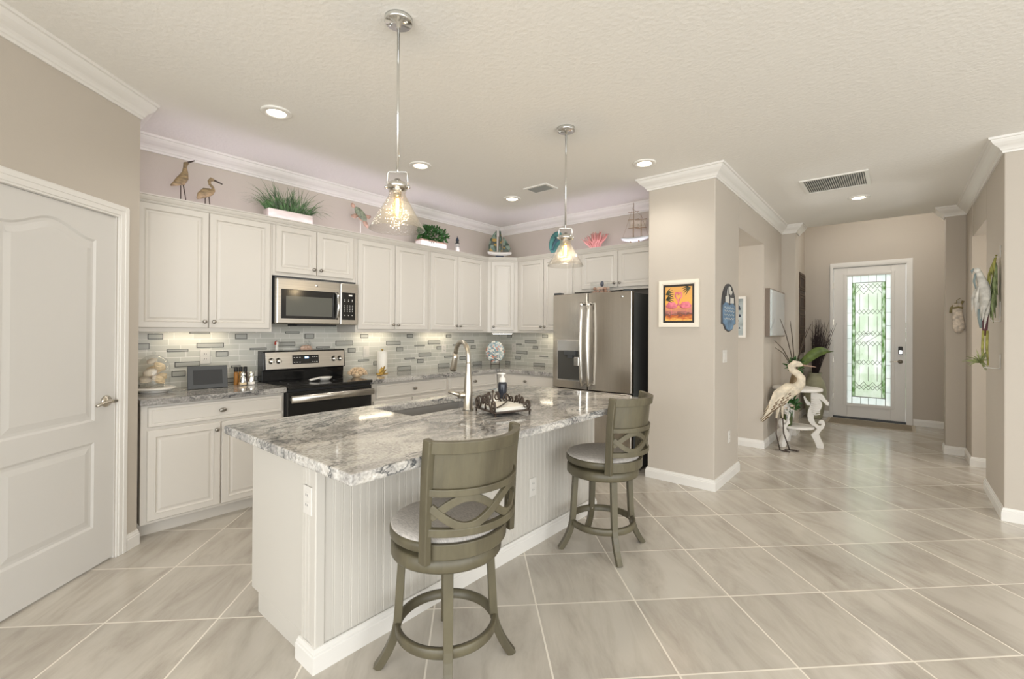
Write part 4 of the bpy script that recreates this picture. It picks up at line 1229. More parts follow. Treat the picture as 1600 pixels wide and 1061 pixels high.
for i, (a, b, z, rr, rz) in enumerate(sh):
    mb = MB()
    ellr(mb, (cx_ + a, cy_ + b, ctop + z + .022), (rr, rr * .86, rr * .55), .4, .5 * sin(i), rz, seg=16, rings=10)
    for k in range(3):
        ellr(mb, (cx_ + a, cy_ + b, ctop + z + .022 + rr * (.25 - .25 * k)), (rr * (1.06 - .04 * k), rr * .92, rr * .09), .38, .4 * sin(i), rz, seg=16, rings=6)
    o = tag(mb.build('sea_shell', 'shell' if i % 3 else 'shell2'), 'ridged cream sea shell under the glass dome, ' + words[i], 'shell', 'sea shells under the glass dome')
# small glass feet holding shells up inside the dome
mb = MB()
for k in range(8):
    a = k * pi / 4; mb.cyl(.011, ctop + .037, ctop + .062, (cx_ + .055 * cos(a), cy_ + .055 * sin(a)), 10)
tag(mb.build('shell_riser', 'clear'), 'ring of short clear posts under the shells in the dome', 'riser')

r = thing('digital_photo_frame', 'dark grey digital photo frame leaning near the tile left of the range', 'photo frame', (-4.10, 1.19, ctop))
pa = radians(12); p0 = Vector((-4.075, 1.045, ctop + .001)); pu = Vector((.10, 1, 0)).normalized(); pb = Vector((-pu.y, pu.x, 0)) * -1
pn_ = Vector((1, -.10, 0)).normalized()
PFm = lambda p: p0 + pu * p[0] + pn_ * (p[1] * cos(pa) - p[2] * sin(pa)) + Vector((0, 0, p[2] * cos(pa) + p[1] * sin(pa) * 1))
MB().box(0, .265, -.016, 0, 0, .178, T=PFm).build('frame_bezel', 'grey', r, bevel=.004)
MB().box(.036, .229, 0, .0012, .032, .146, T=PFm).build('screen', 'blackm', r)
MB().box(.11, .15, -.075, -.016, .0, .09, T=lambda p: p0 + pu * p[0] + pn_ * (p[1] - .0) + Vector((0, 0, p[2] * .8 if p[1] > -.05 else 0))).build('stand_leg', 'grey', r)

M_['spice'] = mat('mixed_spice_fill', (.45, .22, .05, 1), .6, var=.5, vscale=20)
M_['red'] = mat('red_label', (.42, .05, .03, 1), .5)
M_['orange'] = mat('orange_spice', (.38, .17, .035, 1), .5, var=.5)
M_['brown'] = mat('dark_brown_spice', (.06, .03, .02, 1), .5)
M_['gold'] = mat('antique_gold', (.50, .33, .09, 1), .35, .8, var=.3, vscale=30)
for i, (y, m_, lb) in enumerate(((1.405, 'orange', 'slim spice bottle with black cap and orange contents beside the photo frame'), (1.440, 'spice', 'slim black-capped spice bottle in the middle of the row of three'), (1.475, 'brown', 'slim spice bottle with black cap and dark contents nearest the range'))):
    r = thing('spice_bottle', lb, 'bottle', (-4.17, y, ctop), 'black-capped spice bottles')
    MB().lathe([(0, 0), (.015, 0), (.016, .004), (.016, .095), (.011, .112), (0, .112)], (-4.17, y, ctop), 14).build('bottle_glass', m_, r)
    MB().lathe([(.0135, .108), (.015, .112), (.015, .148), (0, .150)], (-4.17, y, ctop), 14).build('cap', 'blackm', r)
for i, (y, m_, lb) in enumerate(((1.432, 'shell', 'stainless-topped glass pepper shaker, left of the pair on the counter'), (1.497, 'porc', 'stainless-topped glass salt shaker nearest the range'))):
    r = thing('shaker', lb, 'shaker', (-4.095, y, ctop), 'salt and pepper shakers')
    MB().lathe([(0, 0), (.026, 0), (.027, .006), (.021, .06), (.018, .082), (0, .082)], (-4.095, y, ctop), 18).build('shaker_body', 'chrome', r)
    MB().lathe([(.0265, .004), (.0275, .006), (.0255, .026), (.024, .026)], (-4.095, y, ctop), 18).build('fill_window', m_, r)
    MB().lathe([(.019, .080), (.0195, .098), (.014, .108), (0, .110)], (-4.095, y, ctop), 18).build('shaker_top', 'chrome', r)
# spoon rest on cooktop
r = thing('spoon_rest', 'white ceramic spoon rest lying on the black cooktop', 'spoon rest', (-3.93, 2.02, .9185))
mb = MB(); mb.lathe([(0, .0006), (.032, .0006), (.050, .022), (.056, .032), (.051, .030), (.034, .012), (0, .008)], (-3.93, 2.05, .918), 24, sx=1, sy=1.15); mb.build('rest_bowl', 'porc', r)
MB().tube([(-3.93, 2.005, .944), (-3.935, 1.96, .938), (-3.94, 1.915, .930)], [(.008, .020), (.010, .018), (.010, .024)], seg=10, up=(0, 0, 1)).build('rest_handle', 'porc', r)
# figurines on the backguard
r = thing('figurine', 'small white and red figurine on the left of the range backguard', 'figurine', (-4.23, 1.755, 1.186))
MB().lathe([(0, 0), (.014, 0), (.015, .01), (.012, .045), (.016, .055), (.017, .07), (.011, .082), (0, .086)], (-4.23, 1.755, 1.186), 16).build('figurine_body', 'porc', r)
mb = MB(); mb.lathe([(.0165, .052), (.019, .066), (.012, .084), (0, .09)], (-4.232, 1.752, 1.186), 12, sx=.9); mb.build('red_cap', 'red', r)
r = thing('figurine', 'pink and clear glass shell figurine in the middle of the range backguard', 'figurine', (-4.23, 2.03, 1.186))
M_['pinkshell'] = mat('pink_shell', (.60, .42, .32, 1), .4, var=.25, vscale=40)
mb = MB()
for k in range(7):
    a = -.9 + .3 * k
    ellr(mb, (-4.23 + .004 * (k % 2), 2.02 + .045 * sin(a), 1.186 + .012 + .014 * cos(a)), (.014, .017, .022), a, 0, 0, seg=10, rings=7)
mb.box(-4.25, -4.21, 1.965, 2.085, 1.186, 1.192); mb.build('shell_base', 'pinkshell', r)
mb = MB()
for y, z, rr in ((2.03, .050, .016), (2.052, .058, .018), (2.015, .072, .014), (2.045, .084, .012), (2.075, .045, .012)):
    mb.ell((-4.23, y, 1.186 + z), (rr, rr, rr), seg=12, rings=8)
mb.build('glass_bubbles', 'clear', r)
# coral, gold ornament, paper roll
M_['coral'] = mat('tan_coral', (.66, .50, .33, 1), .8, var=.4, vscale=45)
mb = MB(); rnd = random.Random(3)
mb.ell((-4.00, 2.415, ctop + .04), (.045, .062, .042), seg=12, rings=8)
for k in range(110):
    th = rnd.uniform(0, 2 * pi); ph = rnd.uniform(.0, 1.45)
    d_ = Vector((cos(th) * cos(ph) * .8, sin(th) * cos(ph) * 1.15, sin(ph) * .8))
    c_ = Vector((-4.00, 2.415, ctop + .03))
    mb.tube([c_ + d_ * .05, c_ + d_ * .074, c_ + d_ * rnd.uniform(.082, .092)], [.007, .0075, .005], seg=6)
tag(mb.build('coral_sponge', 'coral'), 'knobbly tan coral piece on the counter right of the range', 'coral')
r = thing('gold_ornament', 'antique gold leaf-shaped ornament in front of the paper towel roll', 'ornament', (-3.99, 2.70, ctop))
mb = MB()
mb.ell((-3.99, 2.66, ctop + .012), (.022, .035, .012), seg=12, rings=8)
for a, l, w in ((.5, .085, .016), (.95, .10, .018), (1.3, .075, .016), (.1, .06, .014), (1.7, .05, .012)):
    d_ = Vector((0, cos(a), sin(a))); b_ = Vector((-3.99, 2.665, ctop + .015))
    mb.tube([b_, b_ + d_ * l * .5, b_ + d_ * l], [(.006, w * .6), (.008, w), (.003, .004)], seg=8, up=(1, 0, 0))
mb.build('ornament_leaves', 'gold', r)
r = thing('paper_towel_roll', 'upright white paper towel roll with gold-topped holder by the tile', 'paper towel', (-4.14, 2.79, ctop))
MB().lathe([(0, 0), (.062, 0), (.062, .008), (0, .008)], (-4.14, 2.79, ctop), 28).build('holder_base', 'gold', r)
MB().lathe([(.018, .010), (.052, .010), (.053, .014), (.053, .236), (.051, .24), (.018, .24)], (-4.14, 2.79, ctop), 32).build('paper_roll', 'paper', r)
MB().lathe([(.006, .008), (.006, .25), (.014, .252), (.012, .262), (0, .265)], (-4.14, 2.79, ctop), 14).build('holder_rod', 'gold', r)
# colourful plate on stand in the corner
r = thing('decorative_plate', 'round blue and coral patterned plate standing in the kitchen corner', 'plate', (-3.99, 4.40, ctop))
fdv = Vector((.67, -.74, 0)).normalized(); sdv = Vector((fdv.y, -fdv.x, 0)) * -1
M_['beads'] = mat('blue_coral_glaze', (.35, .42, .42, 1), .25)
m, nt, b = base_mat('mosaic_plate_glaze')
tc = nd(nt, 'ShaderNodeTexCoord'); vo = nd(nt, 'ShaderNodeTexVoronoi', Scale=55); nt.links.new(tc.outputs['Object'], vo.inputs['Vector'])
sx_ = nd(nt, 'ShaderNodeSeparateColor'); nt.links.new(vo.outputs['Color'], sx_.inputs[0])
cr = nd(nt, 'ShaderNodeValToRGB'); cr.color_ramp.interpolation = 'CONSTANT'; e = cr.color_ramp.elements
e[0].position = 0; e[0].color = (.62, .60, .55, 1); e[1].position = .90; e[1].color = (.50, .20, .13, 1)
for p_, c in ((.20, (.27, .35, .37, 1)), (.38, (.13, .21, .26, 1)), (.52, (.42, .46, .44, 1)), (.70, (.20, .24, .25, 1))):
    x = e.new(p_); x.color = c
nt.links.new(sx_.outputs[0], cr.inputs['Fac']); nt.links.new(cr.outputs['Color'], b.inputs['Base Color']); b.inputs['Roughness'].default_value = .25
M_['mosaic'] = m
pc = Vector((-3.99, 4.40, ctop + .185)); tilt = radians(-12)
zt = (Vector((0, 0, 1)) * cos(tilt) + fdv * sin(tilt)); nt_ = (fdv * cos(tilt) - Vector((0, 0, 1)) * sin(tilt))
PT = lambda p: pc + sdv * p[0] + zt * p[1] + nt_ * p[2]
MB().lathe([(0, 0), (.07, .002), (.105, .016), (.122, .020), (.122, .024), (.104, .020), (.07, .008), (0, .006)], seg=40, T=PT, sy=1.18).build('plate_dish', 'mosaic', r)
mb = MB()
for s_ in (-1, 1):
    b_ = pc + sdv * .055 * s_ + Vector((0, 0, -.185))
    mb.tube([b_ + fdv * .055, b_ + fdv * .055 + Vector((0, 0, .03)), b_ + fdv * .045 + Vector((0, 0, .07)), b_ + fdv * .055 + Vector((0, 0, .085))], .004, seg=6)
    mb.tube([b_ + fdv * .055 + Vector((0, 0, .03)), b_ - fdv * .07 + Vector((0, 0, .03)), b_ - fdv * .07], .004, seg=6)
q = pc + Vector((0, 0, -.185))
mb.tube([q + fdv * .055 + sdv * t * .055 + Vector((0, 0, .03)) for t in (-1, 1)], [.004, .004], seg=6)
mb.tube([q + fdv * .05 + sdv * .055 * cos(a) + Vector((0, 0, .055 + .045 * sin(a))) for a in [pi * i / 10 for i in range(11)]], .004, seg=6)
mb.build('plate_stand', 'iron', r)

# soap bottle and napkin holder on the island
r = thing('soap_dispenser', 'dark soap bottle with white foaming pump on the island', 'soap bottle', (-2.058, 2.346, ctop))
sx_, sy_ = -2.058, 2.346
MB().lathe([(0, 0), (.029, 0), (.031, .004), (.031, .095), (.027, .108), (.018, .112), (0, .112)], (sx_, sy_, ctop), 24).build('bottle', mat('dark_navy_soap', (.025, .028, .038, 1), .15), r)
mb = MB().lathe([(.021, .110), (.022, .112), (.022, .135), (.017, .140), (.010, .142), (.010, .160), (.020, .163), (.020, .168), (0, .170)], (sx_, sy_, ctop), 20)
mb.tube([(sx_ - .028, sy_ - .024, ctop + .166), (sx_, sy_, ctop + .168), (sx_ + .016, sy_ + .014, ctop + .167)], [(.004, .006), (.005, .010), (.004, .008)], seg=8, up=(0, 0, 1)); mb.build('pump_head', 'white', r)

nr = thing('napkin_holder', 'bronze wrought iron scroll napkin tray on the island beside the faucet', 'napkin holder', (-1.76, 1.92, ctop))
c0 = Vector((-1.592, 1.775, 0)); cl_ = Vector((-1.800, 1.835, 0)); cr2 = Vector((-1.695, 2.070, 0))
nu = Vector((-.93, .30, 0)).normalized(); nv = Vector((.30, .93, 0)).normalized()
N0 = Vector((-1.618, 1.785, ctop))
NT = lambda p: N0 + nu * p[0] + nv * p[1] + Vector((0, 0, p[2]))
NL, NWd = .235, .235
mb = MB().box(0, NL, 0, NWd, .018, .026, T=NT); mb.build('tray_base', 'iron', nr, bevel=.002)
for a, b in ((.008, .008), (NL - .008, .008), (.008, NWd - .008), (NL - .008, NWd - .008)):
    MB().cyl(.005, 0, .019, (0, 0), 8, T=lambda p: NT((a + p[0], b + p[1], p[2]))).build('tray_foot', 'iron', nr)


def spiral(cx, cz, r0, r1, a0, turns, n=22):
    return [(cx + (r0 + (r1 - r0) * i / n) * cos(a0 + turns * 2 * pi * i / n), cz + (r0 + (r1 - r0) * i / n) * sin(a0 + turns * 2 * pi * i / n)) for i in range(n + 1)]


def scroll_side(TT):
    mb = MB()
    for mir in (1, -1):
        f = lambda q: [TT(.1175 + mir * (u - .1175), z) for u, z in q]
        mb.tube(f(spiral(.030, .052, .026, .007, -pi / 2, -1.5)), .0052, seg=6)
        mb.tube(f([(.030, .026), (.055, .032), (.075, .055), (.085, .078), (.098, .082)]), .0052, seg=6)
        mb.tube(f(spiral(.092, .064, .020, .006, pi / 2, 1.4)), .0047, seg=6)
    mb.tube([TT(.1175, z) for z in (.026, .060, .085)], [.006, .004, .003], seg=6)
    mb.ell(TT(.1175, .088), (.008, .008, .009), seg=8, rings=6)
    return mb


scroll_side(lambda u, z: NT((u, .006, .026 + (z - .026) * 1.25))).build('scroll_side', 'iron', nr)
scroll_side(lambda u, z: NT((NL - .006, u, .026 + (z - .026) * 1.3))).build('scroll_side', 'iron', nr)
scroll_side(lambda u, z: NT((u, NWd - .006, z))).build('scroll_side', 'iron', nr)
mb = MB(); mb.tube([NT((.006, .18 + u, z)) for u, z in spiral(.02, .050, .024, .006, -pi / 2, 1.3)], .004, seg=6); mb.build('scroll_end', 'iron', nr)
mb = MB()
mb.tube([NT((.012 + .0, .02, .050)), NT((.06, .08, .052)), NT((.13, .15, .056)), NT((.16, .17, .060))], .0045, seg=6); mb.tube([NT((.16 + u * .6, .17 + u * .6, .056 + z - .006)) for u, z in spiral(0, .02, .018, .005, -pi / 2, 1.3)], .004, seg=6)
mb.build('weight_arm', 'iron', nr)
for i in range(3):
    o = tag(MB().box(.018, NL - .018, .018, NWd - .018, .0262 + i * .006, .0318 + i * .006, T=lambda p: NT((p[0] + .002 * i, p[1], p[2]))).build('napkin', 'paper', bevel=.002), 'folded white paper napkin in the iron tray, ' + ['bottom', 'middle', 'top'][i] + ' of the stack', 'napkin', 'stack of paper napkins')

# ------------------------------------------------------------------ decor on top of the cabinets
ZC = UT


def boat_hull(mb, L_, Wd, Hh, T, n=14):
    vs = []
    for i in range(n + 1):
        t = i / n; u = (t - .5) * L_
        w = Wd * (sin(pi * min(1, t * .92 + .10)) ** .55) * .5
        zt_ = Hh * (1 + .25 * (2 * t - 1) ** 2)
        for k in range(7):
            a = pi + pi * k / 6
            vs.append((u, w * cos(a), zt_ + (Hh * .98) * sin(a) * (.55 + .45 * sin(pi * t)) * (1 if 0 < k < 6 else 1)))
    fs = []
    for i in range(n):
        for k in range(6):
            fs.append((i * 7 + k, i * 7 + k + 1, i * 7 + 8 + k, i * 7 + 7 + k))
        fs.append((i * 7, i * 7 + 7, i * 7 + 13, i * 7 + 6))
    fs += [tuple(range(7)), tuple(n * 7 + k for k in range(7))]
    mb.add(vs, fs, 0, True, T)
    return mb


M_['bird'] = mat('carved_tan_wood', (.25, .18, .09, 1), .6, var=.45, vscale=22, stretch=(1, 1, 3))
M_['bill'] = mat('dark_bill_wood', (.035, .022, .015, 1), .4)
M_['wire'] = mat('dark_wire', (.05, .035, .025, 1), .5, .5)


def shorebird(label, y, H_, head_up, x=-4.10):
    r = thing('shorebird_carving', label, 'carving', (x, y, ZC), 'carved shorebirds on the cabinets')
    B = Vector((x, y, ZC))
    q = lambda u, z: B + Vector((0, u, z))
    mb = MB()
    if head_up:
        mb.tube([q(-.072, .175), q(-.045, .195), q(-.012, .222), q(.010, .258), q(.018, .295), q(.016, .335), q(.020, .362), q(.034, .372)],
                [(.003, .005), (.014, .018), (.024, .034), (.023, .032), (.016, .020), (.011, .012), (.014, .016), (.009, .010)], seg=12, up=(1, 0, 0))
        bill = [q(.030, .371), q(.055, .388), q(.078, .402)]
        legs = [(-.010, -.020, .19), (.006, .026, .20)]
    else:
        mb.tube([q(-.075, .115), q(-.052, .145), q(-.015, .178), q(.018, .190), q(.034, .205), q(.030, .228), q(.010, .246), q(.006, .270), q(.020, .288), q(.038, .286)],
                [(.004, .006), (.019, .027), (.026, .036), (.021, .028), (.013, .015), (.010, .010), (.010, .010), (.012, .012), (.014, .016), (.009, .010)], seg=12, up=(1, 0, 0))
        bill = [q(.036, .286), q(.066, .277), q(.097, .268)]
        legs = [(-.020, -.034, .15), (.004, .006, .16)]
    mb.build('bird_body', 'bird', r)
    MB().tube(bill, [.008, .0065, .0045], seg=7).build('bill', 'bill', r)
    for a, b, z in legs:
        MB().tube([q(a, z), q((a + b) / 2 + .006, z * .5), q(b, .0)], .0035, seg=6).build('leg', 'wire', r)
    return r


shorebird('tall carved shorebird with raised head, first on the cabinet tops', 1.005, .40, True)
shorebird('shorter carved wading bird with curled neck on the cabinet tops', 1.175, .29, False)

M_['whitewash'] = wood_mat('whitewashed_wood', (.42, .36, .30, 1), (.74, .68, .62, 1), .7, 9, (1, .2, 1))
r = thing('grass_planter', 'long whitewashed box of tall green artificial grass on the cabinets', 'plant', (-4.10, 1.79, ZC))
mb = MB(); bx0, bx1, by0, by1 = -4.155, -4.045, 1.60, 1.985
mb.box(bx0, bx1, by0, by1, ZC, ZC + .012).box(bx1 - .012, bx1, by0, by1, ZC + .012, ZC + .145).box(bx0, bx0 + .012, by0, by1, ZC + .012, ZC + .145)
mb.box(bx0 + .012, bx1 - .012, by0, by0 + .012, ZC + .012, ZC + .145).box(bx0 + .012, bx1 - .012, by1 - .012, by1, ZC + .012, ZC + .145).box(bx0 + .012, bx1 - .012, by0 + .012, by1 - .012, ZC + .11, ZC + .12)
mb.build('planter_box', 'whitewash', r, bevel=.004)
rnd = random.Random(5); mb = MB()
for k in range(230):
    y = rnd.uniform(by0 + .02, by1 - .02); x = rnd.uniform(bx0 + .02, bx1 - .02)
    c = (y - 1.79) / .19; ang = c * .85 + rnd.uniform(-.45, .45); L_ = rnd.uniform(.14, .27) * (1 + .25 * abs(c)); out = rnd.uniform(-.25, .5)
    p = Vector((x, y, ZC + .12)); d_ = Vector((out * .45, sin(ang) * .8, 1)).normalized(); pts = [p.copy()]
    for i in range(5):
        p = p + d_ * L_ / 5; pts.append(p.copy()); d_ = (d_ + Vector((out * .12, .20 * sin(ang), -.20 - .22 * abs(sin(ang))))).normalized()
    side = Vector((.35, .94, 0)) * .0032
    vs = []; 
    for i, q in enumerate(pts):
        w = (1 - (i / 5) ** 2) * 1.0 + .05
        vs += [q - side * w, q + side * w]
    mb.add(vs, [(2 * i, 2 * i + 1, 2 * i + 3, 2 * i + 2) for i in range(5)], 0, True)
mb.build('grass_blades', 'leaf2', r)

M_['turq'] = mat('weathered_patina', (.22, .25, .17, 1), .6, var=.55, vscale=30)
M_['rose'] = mat('pinkish_fin', (.42, .27, .20, 1), .6, var=.3, vscale=20)
r = thing('turtle_sculpture', 'green and pink sea turtle sculpture on a white rod stand', 'sculpture', (-4.10, 2.50, ZC))
B = Vector((-4.10, 2.50, ZC))
MB().box(-4.135, -4.065, 2.455, 2.545, ZC, ZC + .012).build('stand_base', 'porc', r, bevel=.002)
MB().tube([(-4.10, 2.50, ZC + .012), (-4.10, 2.50, ZC + .235)], [.004, .004], seg=8).build('stand_rod', 'porc', r)
mb = MB(); mb.ell(B + Vector((0, 0, .275)), (.03, .085, .040), Euler((-.75, 0, 0)), seg=18, rings=12); mb.build('turtle_shell', 'turq', r)
mb = MB(); mb.ell(B + Vector((0, -.085, .345)), (.018, .026, .02), Euler((-.75, 0, 0))); mb.build('head', 'rose', r)
for pts, w in (([(0, -.03, .26), (.01, -.075, .238), (.015, -.115, .232)], .022), ([(0, .03, .24), (.0, .055, .19), (0, .085, .155)], .026), ([(0, .05, .27), (.0, .09, .262), (0, .115, .275)], .020), ([(0, -.02, .235), (.0, .0, .222), (0, .035, .225)], .014)):
    MB().tube([B + Vector(p) for p in pts], [(.005, w * .7), (.006, w), (.003, w * .5)], seg=8, up=(1, 0, 0)).build('flipper', 'rose', r)

r = thing('boxwood_planter', 'leafy green plant in a white wooden box on the cabinets', 'plant', (-4.10, 3.415, ZC))
MB().box(-4.16, -4.05, 3.23, 3.60, ZC, ZC + .140).build('planter_box', 'porc', r, bevel=.004)
MB().sweep([(0, ZC + .128), (.006, ZC + .128), (.006, ZC + .141), (0, ZC + .141)], [(-4.16, 3.23), (-4.05, 3.23), (-4.05, 3.60), (-4.16, 3.60)], side=-1).build('box_rim', 'rose', r)
mb = MB(); rnd = random.Random(8)


def leaves(mb, c, rad, n, size, rnd, asp=.55, mi=0):
    c = Vector(c)
    for k in range(n):
        d_ = Vector((rnd.gauss(0, 1), rnd.gauss(0, 1), rnd.gauss(0, 1))).normalized()
        rr = rnd.uniform(.45, 1.0)
        p = c + Vector((d_.x * rad[0], d_.y * rad[1], d_.z * rad[2])) * rr
        a = (d_ + Vector((rnd.uniform(-.6, .6), rnd.uniform(-.6, .6), rnd.uniform(-.1, .8)))).normalized()
        b = a.orthogonal().normalized(); b = Matrix.Rotation(rnd.uniform(0, 2 * pi), 3, a) @ b
        nn = a.cross(b); l = size * rnd.uniform(.7, 1.25); w = l * asp * .5
        vs = [p, p + a * l * .35 + b * w + nn * l * .06, p + a * l * .75 + b * w * .7 + nn * l * .04, p + a * l, p + a * l * .75 - b * w * .7 + nn * l * .04, p + a * l * .35 - b * w + nn * l * .06]
        mb.add(vs, [(0, 1, 2, 3), (0, 3, 4, 5)], mi, True)
    return mb


leaves(mb, (-4.10, 3.43, ZC + .215), (.085, .22, .095), 520, .045, rnd); mb.build('boxwood_leaves', 'leaf', r)

M_['navy'] = mat('navy_paint', (.03, .04, .07, 1), .5)
r = thing('lighthouse_model', 'small white and black lighthouse model on the cabinets', 'model', (-4.10, 3.82, ZC))
c = (-4.10, 3.82, ZC)
MB().lathe([(0, 0), (.036, 0), (.036, .02), (0, .02)], c, 18).build('rock_base', 'rose', r)
MB().lathe([(0, .02), (.031, .02), (.022, .175), (0, .175)], c, 20).build('tower', 'porc', r)
for z in (.06, .125):
    MB().lathe([(.030 - .05 * z, z), (.0305 - .05 * z, z + .02), (.028 - .055 * z, z + .02)], c, 20).build('dark_band', 'navy', r)
MB().lathe([(0, .175), (.030, .176), (.030, .182), (.017, .184), (.017, .215), (0, .215)], c, 18).build('lantern_room', 'grey', r)
MB().lathe([(.022, .215), (.020, .225), (.010, .245), (.003, .262), (0, .275)], c, 16).build('dome_roof', 'navy', r)

# sailboat in the corner
M_['sail'] = mat('mottled_green_sail', (.14, .17, .10, 1), .55, var=.85, vscale=12, detail=2)
m, nt, b = base_mat('patchwork_sail')
tc = nd(nt, 'ShaderNodeTexCoord'); vo = nd(nt, 'ShaderNodeTexVoronoi', Scale=24); nt.links.new(tc.outputs['Object'], vo.inputs['Vector'])
sc2 = nd(nt, 'ShaderNodeSeparateColor'); nt.links.new(vo.outputs['Color'], sc2.inputs[0]); cr = nd(nt, 'ShaderNodeValToRGB'); cr.color_ramp.interpolation = 'CONSTANT'; e = cr.color_ramp.elements
e[0].position = 0; e[0].color = (.045, .075, .05, 1); e[1].position = .88; e[1].color = (.38, .24, .05, 1)
for p_, c_ in ((.3, (.10, .17, .13, 1)), (.5, (.05, .06, .045, 1)), (.68, (.19, .25, .19, 1))):
    x = e.new(p_); x.color = c_
nt.links.new(sc2.outputs[0], cr.inputs['Fac']); nt.links.new(cr.outputs['Color'], b.inputs['Base Color']); b.inputs['Roughness'].default_value = .5
M_['patch'] = m
sb = thing('sailboat_model', 'sailboat model with green patchwork sails standing in the cabinet corner', 'model', (-4.0, 4.50, ZC))
bd = Vector((.68, .73, 0)).normalized(); bn = Vector((bd.y, -bd.x, 0)); sc0 = Vector((-4.005, 4.49, ZC + .092))
ST = lambda p: sc0 + bd * p[0] + bn * p[1] + Vector((0, 0, p[2]))
boat_hull(MB(), .32, .075, .055, ST).build('hull', 'porc', sb)
MB().box(-.05, .05, -.03, .03, -.092, .012, T=ST).build('display_base', 'navy', sb)
MB().tube([ST((-.03, 0, .05)), ST((-.03, 0, .365))], [.0045, .0035], seg=8).build('mast', 'porc', sb)


def sail(name, pts, m_):
    n = len(pts); mb = MB()
    cx = sum(p[0] for p in pts) / n; cz = sum(p[1] for p in pts) / n
    vs = [ST((u, -.004, z)) for u, z in pts] + [ST((cx, .014, cz))] + [ST((u, -.007, z)) for u, z in pts] + [ST((cx, .011, cz))]
    fs = [(i, (i + 1) % n, n) for i in range(n)] + [(n + 1 + (i + 1) % n, n + 1 + i, 2 * n + 1) for i in range(n)] + [(i, (i + 1) % n, n + 1 + (i + 1) % n, n + 1 + i) for i in range(n)]
    mb.add(vs, fs); mb.build(name, m_, sb)


sail('main_sail', [(-.040, .068), (-.040, .355), (-.085, .30), (-.125, .23), (-.145, .15), (-.145, .075)], 'patch')
sail('fore_sail', [(-.010, .068), (-.005, .350), (.015, .345), (.030, .24), (.032, .068)], 'patch')
sail('jib_sail', [(.042, .070), (.045, .270), (.085, .225), (.125, .165), (.148, .115), (.12, .07)], 'patch')

# round teal plate with a leaping dolphin
M_['teal'] = mat('teal_glaze', (.07, .21, .19, 1), .35, var=.5, vscale=9)
M_['dolph'] = mat('dark_dolphin_relief', (.035, .085, .10, 1), .4)
M_['rust'] = mat('dark_red_stand', (.13, .045, .035, 1), .5)
r = thing('dolphin_plate', 'oval teal plate with a leaping dolphin on a dark red stand', 'plate', (-3.20, 4.66, ZC))
pcx, pcz = -3.20, ZC + .20
DT = lambda p: (pcx + p[0], 4.655 - p[2] * .97 + p[1] * .10, pcz + p[1])
MB().lathe([(0, 0), (.07, .0), (.105, .008), (.120, .014), (.120, .019), (.104, .014), (.07, .007), (0, .006)], seg=36, T=DT, sx=.92, sy=1.22).build('plate_dish', 'teal', r)
mb = MB(); mb.tube([DT(p) for p in ((-.055, -.075, .012), (-.045, -.02, .016), (-.012, .03, .018), (.035, .05, .018), (.075, .035, .014))], [(.004, .006), (.010, .018), (.013, .026), (.012, .022), (.004, .006)], seg=10, up=(0, 1, 0))
mb.tube([DT(p) for p in ((-.01, .04, .018), (-.02, .075, .018), (-.035, .085, .016))], [(.004, .016), (.003, .009), (.002, .003)], seg=6, up=(0, 1, 0))
mb.tube([DT(p) for p in ((-.085, -.08, .012), (-.055, -.068, .014), (-.03, -.09, .012))], [(.003, .004), (.004, .012), (.002, .004)], seg=6, up=(0, 1, 0)); mb.build('dolphin_relief', 'dolph', r)
mb = MB()
for s_ in (-1, 1):
    mb.box(pcx + .05 * s_ - .012, pcx + .05 * s_ + .012, 4.58, 4.70, ZC, ZC + .05)
mb.box(pcx - .06, pcx + .06, 4.60, 4.63, ZC + .012, ZC + .065); mb.build('plate_stand', 'rust', r, bevel=.004)

M_['pink'] = mat('pink_coral', (.66, .30, .27, 1), .6, var=.15, vscale=20)
rnd = random.Random(21); mb = MB()
b0_ = Vector((-2.655, 4.64, ZC))
for k in range(26):
    a = radians(-40 + 76 * k / 25 + rnd.uniform(-4, 4)); l = rnd.uniform(.17, .27)
    d_ = Vector((sin(a), rnd.uniform(-.22, .22), cos(a))).normalized()
    p1 = b0_ + Vector((0, 0, .03)) + d_ * l * .45 + Vector((sin(a) * .02, 0, 0)); p2 = b0_ + d_ * l + Vector((0, rnd.uniform(-.02, .02), .02))
    mb.tube([b0_ + Vector((sin(a) * .03, 0, .010)), p1, p2], [.0075, .006, .004], seg=6)
    for s_ in (-1, 1):
        q = p1 + d_ * rnd.uniform(.0, .04)
        mb.tube([q, q + d_ * .03 + Vector((s_ * .014, 0, .0)), q + d_ * .085 + Vector((s_ * .024, rnd.uniform(-.02, .02), .01))], [.005, .005, .0035], seg=6)
mb.box(-2.70, -2.61, 4.61, 4.67, ZC + .0005, ZC + .01)
tag(mb.build('fan_coral', 'pink'), 'bright pink branching fan coral on the cabinets above the refrigerator', 'coral')

